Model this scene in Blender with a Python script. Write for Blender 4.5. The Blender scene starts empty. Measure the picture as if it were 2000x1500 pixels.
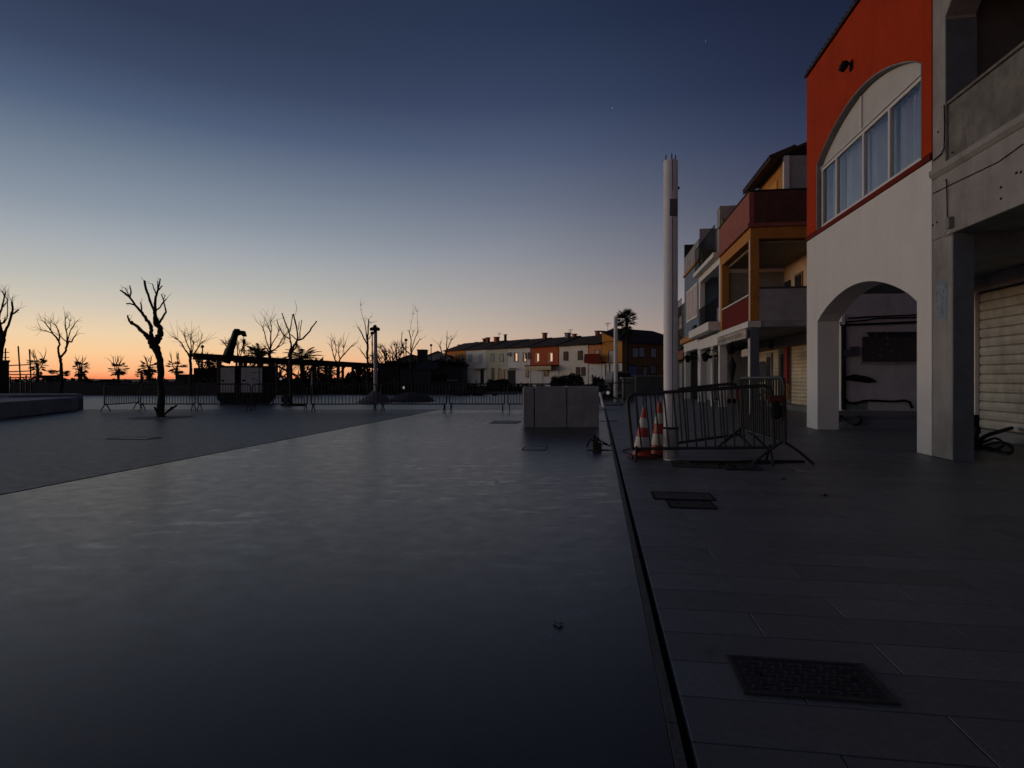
import bpy, math, random
from mathutils import Vector, Matrix
random.seed(11)
SC = bpy.context.scene
COL = SC.collection
PI = math.pi
# ---------------------------------------------------------------- camera
F, HZ, EH = 1150.0, 740.0, 1.25           # focal length and horizon in photo pixels, eye height
A = math.atan(168 / F); CA, SA = math.cos(A), math.sin(A)
cam = bpy.data.cameras.new('camera'); co = bpy.data.objects.new('camera', cam); COL.objects.link(co)
cam.sensor_width = 36; cam.lens = 36 * F / 2000; cam.clip_start = .05; cam.clip_end = 9000
cam.shift_y = -(750 - HZ) / 2000
co.location = (0, 0, EH); co.rotation_euler = (PI / 2, 0, 0)
SC.camera = co
SC.view_settings.view_transform = 'Standard'; SC.view_settings.look = 'None'
SC.view_settings.exposure = 0; SC.view_settings.gamma = 1; SC.view_settings.use_curve_mapping = False
SC.cycles.max_bounces = 8
# ---------------------------------------------------------------- dusk sky
def lin(c): return tuple((x / 255 / 12.92) if x / 255 <= .04045 else ((x / 255 + .055) / 1.055) ** 2.4 for x in c) + (1,)
wd = bpy.data.worlds.new('World'); SC.world = wd; wd.use_nodes = True
nt = wd.node_tree; N = nt.nodes; L = nt.links; N.clear()
def nd(t, **k):
    n = N.new(t)
    for a, b in k.items(): setattr(n, a, b)
    return n
tc = nd('ShaderNodeTexCoord'); sx = nd('ShaderNodeSeparateXYZ'); L.new(tc.outputs['Generated'], sx.inputs[0])
def ramp(stops, src=None):
    r = nd('ShaderNodeValToRGB'); e = r.color_ramp.elements
    while len(e) > 1: e.remove(e[-1])
    e[0].position = stops[0][0]; e[0].color = lin(stops[0][1])
    for p, c in stops[1:]:
        x = e.new(p); x.color = lin(c)
    L.new(sx.outputs['Z'], r.inputs[0]); return r
RA = ramp([(0, (252, 142, 94)), (.011, (255, 182, 128)), (.036, (253, 205, 152)), (.064, (238, 210, 172)), (.099, (212, 200, 182)), (.14, (186, 186, 180)), (.188, (164, 170, 176)), (.234, (139, 150, 163)), (.298, (112, 126, 144)), (.358, (80, 95, 122)), (.413, (60, 72, 98)), (.47, (47, 58, 82)), (.75, (24, 32, 54)), (1, (14, 20, 38))])
RB = ramp([(0, (232, 148, 112)), (.02, (222, 160, 130)), (.05, (200, 168, 148)), (.078, (186, 166, 152)), (.121, (166, 158, 155)), (.204, (136, 139, 149)), (.284, (106, 114, 132)), (.357, (80, 91, 117)), (.425, (58, 70, 98)), (.514, (41, 53, 79)), (.6, (33, 43, 68)), (.8, (20, 28, 48)), (1, (14, 20, 38))])
RC = ramp([(0, (140, 112, 108)), (.04, (134, 114, 114)), (.076, (126, 112, 114)), (.118, (108, 102, 108)), (.199, (82, 82, 98)), (.277, (62, 67, 90)), (.35, (45, 53, 79)), (.416, (33, 41, 65)), (.531, (23, 30, 52)), (.8, (18, 24, 42)), (1, (14, 20, 38))])
RD = ramp([(0, (82, 74, 88)), (.1, (68, 68, 88)), (.25, (46, 52, 78)), (.5, (24, 31, 52)), (1, (14, 20, 38))])
cmb = nd('ShaderNodeCombineXYZ'); L.new(sx.outputs['X'], cmb.inputs[0]); L.new(sx.outputs['Y'], cmb.inputs[1])
nm = nd('ShaderNodeVectorMath', operation='NORMALIZE'); L.new(cmb.outputs[0], nm.inputs[0])
dt = nd('ShaderNodeVectorMath', operation='DOT_PRODUCT'); L.new(nm.outputs[0], dt.inputs[0])
ga = math.radians(-72); dt.inputs[1].default_value = (math.sin(ga), math.cos(ga), 0)
def mrange(a, b):
    m = nd('ShaderNodeMapRange', interpolation_type='SMOOTHSTEP'); m.inputs[1].default_value = a; m.inputs[2].default_value = b
    L.new(dt.outputs['Value'], m.inputs[0]); return m
def mixc(f, a, b):
    m = nd('ShaderNodeMix', data_type='RGBA'); L.new(f.outputs[0], m.inputs[0]); L.new(a, m.inputs[6]); L.new(b, m.inputs[7]); return m.outputs[2]
c1 = mixc(mrange(-1, -.35), RD.outputs[0], RC.outputs[0])
c2 = mixc(mrange(-.30, .40), c1, RB.outputs[0])
c3 = mixc(mrange(.14, .86), c2, RA.outputs[0])
bg = nd('ShaderNodeBackground'); L.new(c3, bg.inputs[0])
# the afterglow keeps brightening towards the set sun, which lies outside the frame at left
gl = mrange(.87, 1.0); fe = nd('ShaderNodeMapRange', interpolation_type='SMOOTHSTEP'); fe.inputs[1].default_value = 0; fe.inputs[2].default_value = .5; fe.inputs[3].default_value = 1; fe.inputs[4].default_value = 0
L.new(sx.outputs['Z'], fe.inputs[0]); mu = nd('ShaderNodeMath', operation='MULTIPLY'); L.new(gl.outputs[0], mu.inputs[0]); L.new(fe.outputs[0], mu.inputs[1])
ma = nd('ShaderNodeMath', operation='MULTIPLY_ADD'); L.new(mu.outputs[0], ma.inputs[0]); ma.inputs[1].default_value = 4.5; ma.inputs[2].default_value = 1; L.new(ma.outputs[0], bg.inputs[1])
wo = nd('ShaderNodeOutputWorld'); L.new(bg.outputs[0], wo.inputs[0])
# ---------------------------------------------------------------- helpers
def Wp(px, py, Y): return Vector(((px - 1000) / F * Y, Y, EH + (HZ - py) / F * Y))
def Gd(px, py):
    Y = EH * F / (py - HZ); return Vector(((px - 1000) / F * Y, Y, 0))
def S(u, v, z=0): return Vector((u * CA + v * SA, -u * SA + v * CA, z))
def fv(px, u): return u / math.tan(math.atan((px - 1000) / F) - A)
def fz(px, py, u):
    v = fv(px, u); return EH + (HZ - py) / F * (-u * SA + v * CA)
MT = {}
class M:
    def __init__(s, T=None): s.v = []; s.f = []; s.T = T or (lambda p: p); s.sm = False
    def add(s, vs, fs):
        b = len(s.v); s.v += [s.T(Vector(p)) for p in vs]; s.f += [tuple(b + i for i in f) for f in fs]; return s
    def box(s, x0, x1, y0, y1, z0, z1):
        if x0 > x1: x0, x1 = x1, x0
        if y0 > y1: y0, y1 = y1, y0
        return s.add([(x0, y0, z0), (x1, y0, z0), (x1, y1, z0), (x0, y1, z0), (x0, y0, z1), (x1, y0, z1), (x1, y1, z1), (x0, y1, z1)],
                     [(0, 3, 2, 1), (4, 5, 6, 7), (0, 1, 5, 4), (1, 2, 6, 5), (2, 3, 7, 6), (3, 0, 4, 7)])
    def prism(s, poly, a0, a1, ax='x'):
        # poly in the plane normal to axis ax, extruded a0..a1
        def p(q, a): return {'x': (a, q[0], q[1]), 'y': (q[0], a, q[1]), 'z': (q[0], q[1], a)}[ax]
        n = len(poly); vs = [p(q, a0) for q in poly] + [p(q, a1) for q in poly]
        return s.add(vs, [tuple(range(n))[::-1], tuple(range(n, 2 * n))] + [(i, (i + 1) % n, n + (i + 1) % n, n + i) for i in range(n)])
    def tube(s, pts, rad, n=6, cap=True):
        pts = [Vector(p) for p in pts]
        if not hasattr(rad, '__len__'): rad = [rad] * len(pts)
        s.sm = True; vs = []; fs = []; up = None
        for i, p in enumerate(pts):
            d = (pts[min(i + 1, len(pts) - 1)] - pts[max(i - 1, 0)])
            if d.length < 1e-9: d = Vector((0, 0, 1))
            d.normalize()
            if up is None: up = Vector((0, 0, 1)) if abs(d.z) < .9 else Vector((1, 0, 0))
            a = d.cross(up)
            if a.length < 1e-4: a = d.orthogonal()
            a.normalize(); b = a.cross(d); up = b
            for k in range(n):
                t = 2 * PI * k / n; vs.append(p + (a * math.cos(t) + b * math.sin(t)) * rad[i])
        for i in range(len(pts) - 1):
            for k in range(n):
                fs.append((i * n + k, i * n + (k + 1) % n, (i + 1) * n + (k + 1) % n, (i + 1) * n + k))
        if cap: fs += [tuple(range(n)), tuple(range((len(pts) - 1) * n, len(pts) * n))[::-1]]
        return s.add(vs, fs)
    def lathe(s, c, prof, n=16):
        vs = []; fs = []; s.sm = True; c = Vector(c)
        for r, z in prof:
            for k in range(n): vs.append(c + Vector((r * math.cos(2 * PI * k / n), r * math.sin(2 * PI * k / n), z)))
        for i in range(len(prof) - 1):
            for k in range(n): fs.append((i * n + k, i * n + (k + 1) % n, (i + 1) * n + (k + 1) % n, (i + 1) * n + k))
        fs += [tuple(range(n))[::-1], tuple(range((len(prof) - 1) * n, len(prof) * n))]
        return s.add(vs, fs)
    def build(s, name, mat, parent=None, loc=None, bevel=0):
        mw = MT[parent.name] if parent else Matrix.Translation(loc or (0, 0, 0))
        inv = mw.inverted(); me = bpy.data.meshes.new(name)
        me.from_pydata([tuple(inv @ v) for v in s.v], [], s.f); me.materials.append(mat)
        if s.sm:
            me.polygons.foreach_set('use_smooth', [len(p.vertices) <= 4 for p in me.polygons])
        me.update(); o = bpy.data.objects.new(name, me); COL.objects.link(o)
        if s.sm and hasattr(me, 'set_sharp_from_angle'): me.set_sharp_from_angle(angle=math.radians(42))
        if parent: o.parent = parent; MT[o.name] = mw
        else: o.location = loc or (0, 0, 0); MT[o.name] = mw
        if bevel:
            b = o.modifiers.new('bevel', 'BEVEL'); b.width = bevel; b.segments = 2; b.limit_method = 'ANGLE'; b.angle_limit = math.radians(50)
        return o
def MS(): return M(lambda p: S(p.x, p.y, p.z))
def tag(o, label, cat, group=None):
    o['label'] = label; o['category'] = cat
    if group: o['group'] = group
    return o
def struct(o): o['kind'] = 'structure'; return o
def thing(name, label, cat, loc, rz=0, group=None):
    o = bpy.data.objects.new(name, None); COL.objects.link(o); o.location = loc; o.rotation_euler = (0, 0, rz); o.empty_display_size = .2
    MT[o.name] = Matrix.Translation(loc) @ Matrix.Rotation(rz, 4, 'Z'); return tag(o, label, cat, group)
def sthing(name, label, cat, u, v, group=None): return thing(name, label, cat, S(u, v, 0), -A, group)
def dup(root, loc, rz, label, scale=(1, 1, 1)):
    r = root.copy(); COL.objects.link(r); r.location = loc; r.rotation_euler = (0, 0, rz); r.scale = scale; r['label'] = label
    for ch in list(root.children):
        c = ch.copy(); COL.objects.link(c); c.parent = r
        for g in list(ch.children):
            d = g.copy(); COL.objects.link(d); d.parent = c
    return r
# ---------------------------------------------------------------- materials
MC = {}
def mat(name, col, rough=.8, var=.25, sc=3.0, bump=.15, bsc=40.0, metal=0, spec=.5, stain=0, stretch=None):
    if name in MC: return MC[name]
    m = bpy.data.materials.new(name); m.use_nodes = True; t = m.node_tree; n = t.nodes; l = t.links
    b = n['Principled BSDF']; b.inputs['Roughness'].default_value = rough; b.inputs['Metallic'].default_value = metal
    b.inputs['Specular IOR Level'].default_value = spec
    tcn = n.new('ShaderNodeTexCoord'); mp = n.new('ShaderNodeMapping'); l.new(tcn.outputs['Object'], mp.inputs[0])
    if stretch: mp.inputs['Scale'].default_value = stretch
    z = n.new('ShaderNodeTexNoise'); z.inputs['Scale'].default_value = sc; z.inputs['Detail'].default_value = 8; z.inputs['Roughness'].default_value = .65
    l.new(mp.outputs[0], z.inputs['Vector'])
    r = n.new('ShaderNodeValToRGB'); e = r.color_ramp.elements; e[0].position = .3; e[1].position = .7
    e[0].color = tuple(c * (1 - var) for c in col) + (1,); e[1].color = tuple(min(1, c * (1 + var * .6)) for c in col) + (1,)
    l.new(z.outputs['Fac'], r.inputs[0]); out = r.outputs[0]
    if stain:
        z2 = n.new('ShaderNodeTexNoise'); z2.inputs['Scale'].default_value = 1.1; z2.inputs['Detail'].default_value = 10; z2.inputs['Roughness'].default_value = .75
        mp2 = n.new('ShaderNodeMapping'); mp2.inputs['Scale'].default_value = (1.3, 1.3, .45); l.new(tcn.outputs['Object'], mp2.inputs[0]); l.new(mp2.outputs[0], z2.inputs['Vector'])
        r2 = n.new('ShaderNodeValToRGB'); r2.color_ramp.elements[0].position = .48; r2.color_ramp.elements[1].position = .68
        r2.color_ramp.elements[0].color = (0, 0, 0, 1); r2.color_ramp.elements[1].color = (stain, stain, stain, 1); l.new(z2.outputs['Fac'], r2.inputs[0])
        mx = n.new('ShaderNodeMix'); mx.data_type = 'RGBA'; mx.inputs[7].default_value = tuple(c * .42 for c in col) + (1,)
        l.new(r2.outputs[0], mx.inputs[0]); l.new(out, mx.inputs[6]); out = mx.outputs[2]
    l.new(out, b.inputs['Base Color'])
    if bump:
        zb = n.new('ShaderNodeTexNoise'); zb.inputs['Scale'].default_value = bsc; zb.inputs['Detail'].default_value = 5; l.new(mp.outputs[0], zb.inputs['Vector'])
        bp = n.new('ShaderNodeBump'); bp.inputs['Strength'].default_value = bump; bp.inputs['Distance'].default_value = .02
        l.new(zb.outputs['Fac'], bp.inputs['Height']); l.new(bp.outputs[0], b.inputs['Normal'])
    MC[name] = m; return m
def emit(name, col, s):
    m = bpy.data.materials.new(name); m.use_nodes = True; b = m.node_tree.nodes['Principled BSDF']
    b.inputs['Base Color'].default_value = (*col, 1); b.inputs['Emission Color'].default_value = (*col, 1); b.inputs['Emission Strength'].default_value = s
    return m
PL = mat('render_white', (.66, .655, .64), .85, .06, 1.2, .2, 60, stain=.12)
PLO = mat('render_orange', (.43, .042, .007), .9, .14, 1.0, .25, 60, stain=.35, spec=.15)
OLD = mat('old_render', (.30, .295, .28), .9, .22, 1.6, .5, 35, stain=.6)
OLDP = mat('weathered_concrete', (.18, .177, .16), .92, .45, 2.2, .6, 30, stain=1)
REV = mat('grey_reveal', (.24, .25, .26), .85, .2)
BLUEG = mat('blue_grey_paint', (.12, .14, .165), .85, .25, stain=.3)
GREYW = mat('grey_wall', (.30, .31, .31), .88, .3, 1.5, .3, stain=.7)
AMB = mat('amber_render', (.47, .20, .03), .85, .2, stain=.4)
PEACH = mat('peach_render', (.62, .44, .28), .85, .15)
BRN = mat('brick_red_render', (.31, .095, .065), .85, .2, stain=.4)
DRED = mat('dark_red_paint', (.15, .018, .012), .85, .3, spec=.12)
OLIVE = mat('olive_render', (.16, .17, .06), .85, .25)
BLUE = mat('slate_blue_render', (.14, .20, .27), .85, .2)
CREAM = mat('cream_shutter', (.66, .55, .38), .5, .2, 4, .1, stain=.5)
GSHUT = mat('grey_shutter', (.36, .35, .30), .45, .25, 4, .1, stain=.6)
BLACK = mat('black_iron', (.010, .010, .011), .75, .3, spec=.12)
DARK = mat('dark_void', (.02, .02, .022), .9, .3)
TILE = mat('roof_tile', (.045, .026, .02), .9, .5, 6, .5, 18)
GALV = mat('dull_steel', (.03, .031, .033), .55, .35, 9, .1, metal=.3)
POLEM = mat('pole_paint', (.74, .74, .73), .45, .1, 4, .03)
FRAME = mat('white_frame', (.62, .60, .56), .4, .08, 6, .02)
BARK = mat('bark', (.028, .022, .018), 1, spec=.1, var=.5) if False else mat('bark', (.028, .022, .018), .95, .5, 12, .8, 30)
LEAF = mat('palm_leaf', (.035, .05, .02), .8, .5, 6, .2)
HEDG = mat('hedge_leaf', (.03, .045, .018), .85, .5, 5, .2)
CONC = mat('cast_concrete', (.29, .30, .315), .85, .25, 2.5, .4, 25, stain=.6)
RUB = mat('black_rubber', (.012, .012, .013), .8, .3, spec=.15)
WOOD = mat('dark_timber', (.07, .045, .022), .85, .4, 8, .3)
CABI = mat('cabinet_white', (.36, .37, .38), .5, .15)
SOIL = mat('dark_soil', (.03, .026, .022), .95, .5, 5, 1, 12)
ASPH = mat('asphalt', (.05, .05, .052), .85, .3, 8, .6, 60)
ORNG = mat('cone_orange', (.38, .035, .012), .5, .2, 8, .05)
CWHT = mat('cone_white', (.52, .50, .47), .5, .25, 10, .05)
WTRIM = mat('white_trim', (.7, .69, .66), .75, .12, 3, .1, stain=.2)
STEEL = mat('cast_iron_cover', (.028, .028, .028), .75, .4, 14, .3)
CURT = mat('curtain_cloth', (.62, .62, .64), .9, .12, 3, .1)
NAVY = mat('navy_tarpaulin', (.02, .03, .07), .7, .3)
GLINT = emit('painted_sunset_glint', (.9, .5, .27), .75)  # emission stands in for sunset reflected in the panes
def glassm():
    m = bpy.data.materials.new('window_glass'); m.use_nodes = True; b = m.node_tree.nodes['Principled BSDF']
    b.inputs['Base Color'].default_value = (.75, .82, .9, 1); b.inputs['Roughness'].default_value = .03; b.inputs['Transmission Weight'].default_value = 1; b.inputs['IOR'].default_value = 1.5
    return m
GLASS = glassm()
DGL = mat('dark_glass', (.02, .025, .03), .25, .2, 3, 0, spec=.2)
PGL = mat('pale_blind', (.42, .41, .40), .6, .1)
def polished(name, col, r0, r1, wave, shine=.02):
    m = bpy.data.materials.new(name); m.use_nodes = True; t = m.node_tree; n = t.nodes; l = t.links; b = n['Principled BSDF']
    tcn = n.new('ShaderNodeTexCoord')
    def noise(s, d=8, r=.6, sc=None):
        z = n.new('ShaderNodeTexNoise'); z.inputs['Scale'].default_value = s; z.inputs['Detail'].default_value = d; z.inputs['Roughness'].default_value = r
        if sc:
            mp = n.new('ShaderNodeMapping'); mp.inputs['Scale'].default_value = sc; l.new(tcn.outputs['Object'], mp.inputs[0]); l.new(mp.outputs[0], z.inputs[0])
        else: l.new(tcn.outputs['Object'], z.inputs[0])
        return z
    z = noise(.8, 12, .72); r = n.new('ShaderNodeValToRGB'); e = r.color_ramp.elements; e[0].position = .32; e[1].position = .7
    e[0].color = tuple(c * .86 for c in col) + (1,); e[1].color = tuple(c * 1.12 for c in col) + (1,); l.new(z.outputs[0], r.inputs[0])
    zf = noise(38, 10, .8); mx = n.new('ShaderNodeMix'); mx.data_type = 'RGBA'; mx.blend_type = 'OVERLAY'; mx.inputs[0].default_value = .9
    l.new(r.outputs[0], mx.inputs[6]); l.new(zf.outputs[0], mx.inputs[7]); oi = n.new('ShaderNodeObjectInfo'); mo = n.new('ShaderNodeMapRange'); mo.inputs[3].default_value = .78; mo.inputs[4].default_value = 1.15; l.new(oi.outputs['Random'], mo.inputs[0])
    hv = n.new('ShaderNodeHueSaturation'); l.new(mx.outputs[2], hv.inputs['Color'])
    if name.startswith('paver'): l.new(mo.outputs[0], hv.inputs['Value'])
    l.new(hv.outputs[0], b.inputs['Base Color'])
    zr = noise(5.0, 12, .72, (1, 1.2, 1)); mr = n.new('ShaderNodeMapRange'); mr.inputs[1].default_value = .36; mr.inputs[2].default_value = .62; mr.inputs[3].default_value = r0; mr.inputs[4].default_value = r1
    l.new(zr.outputs[0], mr.inputs[0])
    zs = noise(1.7, 9, .68, (1.1, 2.6, 1)); ms = n.new('ShaderNodeMapRange'); ms.inputs[1].default_value = .52; ms.inputs[2].default_value = .70; ms.inputs[3].default_value = 0; ms.inputs[4].default_value = shine
    l.new(zs.outputs[0], ms.inputs[0]); sb = n.new('ShaderNodeMath'); sb.operation = 'SUBTRACT'; l.new(mr.outputs[0], sb.inputs[0])
    zl = noise(.22, 2, .5); ml = n.new('ShaderNodeMapRange'); ml.inputs[1].default_value = .42; ml.inputs[2].default_value = .6; l.new(zl.outputs[0], ml.inputs[0])
    mm = n.new('ShaderNodeMath'); mm.operation = 'MULTIPLY'; l.new(ms.outputs[0], mm.inputs[0]); l.new(ml.outputs[0], mm.inputs[1]); l.new(mm.outputs[0], sb.inputs[1]); l.new(sb.outputs[0], b.inputs['Roughness'])
    b.inputs['Specular IOR Level'].default_value = .5
    zb = noise(2.2, 4, .55); bp = n.new('ShaderNodeBump'); bp.inputs['Strength'].default_value = wave; bp.inputs['Distance'].default_value = .012; l.new(zb.outputs[0], bp.inputs['Height'])
    zc = noise(160, 3, .6); bp2 = n.new('ShaderNodeBump'); bp2.inputs['Strength'].default_value = .12; bp2.inputs['Distance'].default_value = .004
    l.new(zc.outputs[0], bp2.inputs['Height']); l.new(bp.outputs[0], bp2.inputs['Normal']); l.new(bp2.outputs[0], b.inputs['Normal'])
    return m
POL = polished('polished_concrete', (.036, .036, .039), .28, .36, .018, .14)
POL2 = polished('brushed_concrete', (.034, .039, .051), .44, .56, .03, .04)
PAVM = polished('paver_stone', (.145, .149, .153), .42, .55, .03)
# ================================================================ ground
def sheet(name, m, pts, z, loc=(0, 0, 0), thick=.02):
    b = M(); b.prism(pts, z - thick, z, 'z'); return struct(b.build(name, m, loc=loc))
struct(M().box(-4000, 4000, -60, 4500, -.3, -.06).build('ground', SOIL))
def SQ(u0, u1, v0, v1): return [tuple(S(u, v)[:2]) for u, v in ((u0, v0), (u1, v0), (u1, v1), (u0, v1))]
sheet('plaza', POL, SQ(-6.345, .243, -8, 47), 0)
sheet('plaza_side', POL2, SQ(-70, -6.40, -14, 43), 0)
kb = MS().box(.2455, .285, -8, 47, -.05, -.02).build('kerb', SOIL); struct(kb)
KM = mat('kerb_stone', (.085, .085, .082), .7, .2, 4, .3)
for k in range(45): MS().box(.2465 + random.uniform(0, .001), .285 - random.uniform(0, .0015), .2 + k, 1.192 + k, -.02, .003 + random.uniform(0, .002)).build('kerb_stone', KM, kb)
pv = sheet('pavement', PAVM, SQ(.318, 30, -8, 60), -.014)
sheet('road', ASPH, [(-30, 50), (60, 47.5), (90, 64), (60, 68), (-25, 66)], -.02)
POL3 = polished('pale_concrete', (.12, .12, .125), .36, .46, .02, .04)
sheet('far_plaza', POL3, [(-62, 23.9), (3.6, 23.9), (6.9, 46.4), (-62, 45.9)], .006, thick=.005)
# pavers, one by one
L0, W0 = .96, .30
def pmesh(l):
    m = M(); b = .0025
    m.add([(0, 0, -.0135), (l, 0, -.0135), (l, W0 - .005, -.03), (0, W0 - .005, -.03), (0, 0, -b), (l, 0, -b), (l, W0 - .005, -b), (0, W0 - .005, -b),
           (b, b, 0), (l - b, b, 0), (l - b, W0 - .005 - b, 0), (b, W0 - .005 - b, 0)],
          [(0, 1, 5, 4), (1, 2, 6, 5), (2, 3, 7, 6), (3, 0, 4, 7), (4, 5, 9, 8), (5, 6, 10, 9), (6, 7, 11, 10), (7, 4, 8, 11), (8, 9, 10, 11)])
    me = bpy.data.meshes.new('paver'); me.from_pydata([tuple(v) for v in m.v], [], m.f); me.materials.append(PAVM); return me
full, half = pmesh(L0 - .005), pmesh(L0 / 2 - .005)
rows = []
HOLES = [(1.62, 2.36, 8.45, 9.35)]
for j in range(80):
    v = .9 + j * W0; u = .321; k = 0
    while u < 13:
        h = (j % 2 == 1 and k == 0); l = L0 / 2 if h else L0
        if u < .75 * v + 1.2 and not any(a < u + l / 2 < b and c < v + .15 < d for a, b, c, d in HOLES): rows.append((math.hypot(u, v), u, v, h))
        u += l; k += 1
rows.sort()
rest = MS()
for i, (d, u, v, h) in enumerate(rows):
    dz = random.uniform(-.0016, 0)
    if i < 300:
        o = bpy.data.objects.new('paver', half if h else full); COL.objects.link(o); o.parent = pv
        o.location = S(u, v, dz); o.rotation_euler = (random.uniform(-.0012, .0012), random.uniform(-.0008, .0008), -A)
    else:
        l = (L0 / 2 if h else L0) - .005
        rest.add([(u, v, dz), (u + l, v, dz), (u + l, v + W0 - .005, dz), (u, v + W0 - .005, dz), (u, v, -.013), (u + l, v, -.013)], [(0, 1, 2, 3), (4, 5, 1, 0)])
ro = rest.build('paver_field', PAVM, pv); ro['kind'] = 'stuff'
# covers set into the ground
def cover(px0, px1, py0, py1, label, tread=True, m=STEEL):
    a = Gd(px0, py1); b = Gd(px1, py1); c = Gd(px0, py0)
    w = (b - a).length; 
    # to street frame
    def inv(p): return (p.x * CA - p.y * SA, p.x * SA + p.y * CA)
    u0, v0 = inv(a); _, v1 = inv(c); u1 = u0 + w
    t = sthing('access_cover', label, 'manhole cover', (u0 + u1) / 2, v0)
    MS().box(u0 + .02, u1 - .02, v0 + .02, v1 - .02, .001, .006).build('plate', m, t)
    f = MS(); g = .02
    for q in ((u0, u1, v0, v0 + g), (u0, u1, v1 - g, v1), (u0, u0 + g, v0 + g, v1 - g), (u1 - g, u1, v0 + g, v1 - g)): f.box(*q, .001, .009)
    f.build('frame', BLACK if tread is None else (GALV if tread else STEEL), t)
    if tread:
        tr = MS(); n = max(3, int((u1 - u0) / .045)); k = max(3, int((v1 - v0) / .045))
        for i in range(n):
            for j in range(k):
                x = u0 + .04 + i * (u1 - u0 - .08) / n; y = v0 + .04 + j * (v1 - v0 - .08) / k
                if (i + j) % 2: tr.box(x, x + .03, y + .008, y + .018, .006, .0095)
                else: tr.box(x + .01, x + .02, y, y + .03, .006, .0095)
        q = tr.build('tread_pattern', m, t); q['kind'] = 'stuff'
    for (x, y) in ((u0 + .1, v0 + (v1 - v0) / 2), (u1 - .1, v0 + (v1 - v0) / 2)):
        MS().box(x - .015, x + .015, y - .006, y + .006, .0062, .0105).build('lifting_slot', BLACK, t)
cover(1452, 1735, 1284, 1356, 'large black patterned steel cover in the near paving, bottom right')
cover(1308, 1398, 978, 992, 'small dark cover, nearer the camera of the pair in the paving', None)
cover(1277, 1395, 961, 975, 'wider grey cover, farther of the pair in the paving', None, mat('worn_cover', (.045, .045, .048), .7, .3))
cover(1018, 1066, 872, 879, 'shallow hatch outlined in the polished concrete before the block', False, POL)
cover(955, 1010, 822, 827, 'thin dark hatch line in the polished concrete left of the block', False, POL2)
cover(205, 292, 853, 858, 'long dark hatch line in the bluish concrete at left', False, POL2)
for (px, py, s, lb) in ((1090, 1221, .03, 'crumpled scrap of litter on the dark polished concrete'), (1384, 1270, .022, 'small stick-like scrap beside the large steel cover'), (970, 941, .02, 'tiny pebble on the polished concrete right of centre'), (1530, 936, .035, 'dark clod on the paving in front of the barrier foot'), (1612, 969, .04, 'flat dark scrap on the paving by the arched pillar')):
    p = Gd(px, py); m = M()
    for k in range(7):
        a = random.uniform(0, 6.3); q = p + Vector((math.cos(a), math.sin(a), 0)) * s * random.uniform(0, 1); h = random.uniform(.2, .8) * s
        m.add([(q.x - s * .4, q.y, .004), (q.x + s * .4, q.y + s * .2, .004), (q.x, q.y + s * .5, .004), (q.x + random.uniform(-s, s) * .3, q.y, h)], [(0, 1, 3), (1, 2, 3), (2, 0, 3), (0, 2, 1)])
    tag(m.build('litter', RUB if s > .03 else CONC, loc=p), lb, 'litter')
# ================================================================ near houses (street frame: u across, v along)
UF, US, ST = 5.35, 8.0, .2
# ---- orange house
t = sthing('orange_house', 'two storey house, orange above and white below, with arched window over arched passage', 'house', UF, 13.3)
def arc(v0, z0, v1, z1, rise, n=18):
    return [(v0 + (v1 - v0) * i / n, z0 + (z1 - z0) * i / n + rise * math.sin(PI * i / n) ** .8) for i in range(n + 1)]
arch = arc(15.45, 2.66, 10.88, 2.56, .63)
w = MS(); w.prism([(10.43, 0), (10.43, 4.80), (16.2, 4.80), (16.2, 0), (15.45, 0)] + arch + [(10.88, 0)], UF, UF + .5); w.build('lower_wall', PL, t, bevel=.012)
W0v, W1v, ZS, ZT = 10.72, 15.5, 4.93, 6.52
wa = arc(W1v, ZT, W0v, ZT, .74, 24)
w = MS(); w.prism([(10.43, 4.93), (10.43, 9.05), (16.2, 9.05), (16.2, 4.93), (W1v, 4.93)] + wa + [(W0v, 4.93)], UF, UF + .3); w.build('upper_wall', PLO, t, bevel=.01)
w = MS(); w.box(UF - .03, UF + .35, 10.43, 16.2, 4.80, 4.90); w.build('sill_band', DRED, t, bevel=.006)
w = MS(); w.box(UF + .02, UF + .35, 10.43, 16.2, 4.90, 4.93); w.build('sill_flashing', DARK, t)
# reveal lining
w = MS(); ring = [(W1v, ZS)] + wa + [(W0v, ZS)]
ins = [(W1v - .025, ZS)] + arc(W1v - .025, ZT, W0v + .025, ZT, .715, 24) + [(W0v + .025, ZS)]
n = len(ring)
w.add([(UF - .004, a, b) for a, b in ring] + [(UF - .004, a, b) for a, b in ins] + [(UF + .28, a, b) for a, b in ins], [(i, i + 1, n + i + 1, n + i) for i in range(n - 1)] + [(n + i, n + i + 1, 2 * n + i + 1, 2 * n + i) for i in range(n - 1)])
w.build('window_reveal', REV, t)
w = MS(); w.prism([(W1v - .03, 6.44)] + arc(W1v - .03, ZT, W0v + .03, ZT, .70, 24) + [(W0v + .03, 6.44)], UF + .14, UF + .2); w.build('arch_panel', mat('panel_white', (.5, .5, .48), .7, .1, 2, .05), t)
vm = fv(1683, UF + .13); MS().box(UF + .10, UF + .138, vm - .035, vm + .035, 6.45, 7.18).build('panel_joint', FRAME, t)
divs = [15.35] + [fv(x, UF + .12) for x in (1637, 1690, 1741)] + [10.78]
z0, z1 = 4.96, 6.38
fr = MS(); fr.box(UF + .08, UF + .16, 10.75, 15.42, z0, z0 + .06); fr.box(UF + .08, UF + .16, 10.75, 15.42, z1 - .05, z1 + .02)
fr.box(UF + .06, UF + .2, 10.75, 15.42, z1 + .03, z1 + .055)
for d in divs: fr.box(UF + .075, UF + .165, d - .035, d + .035, z0 + .06, z1 - .05)
fo = fr.build('window_frame', FRAME, t)
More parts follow.
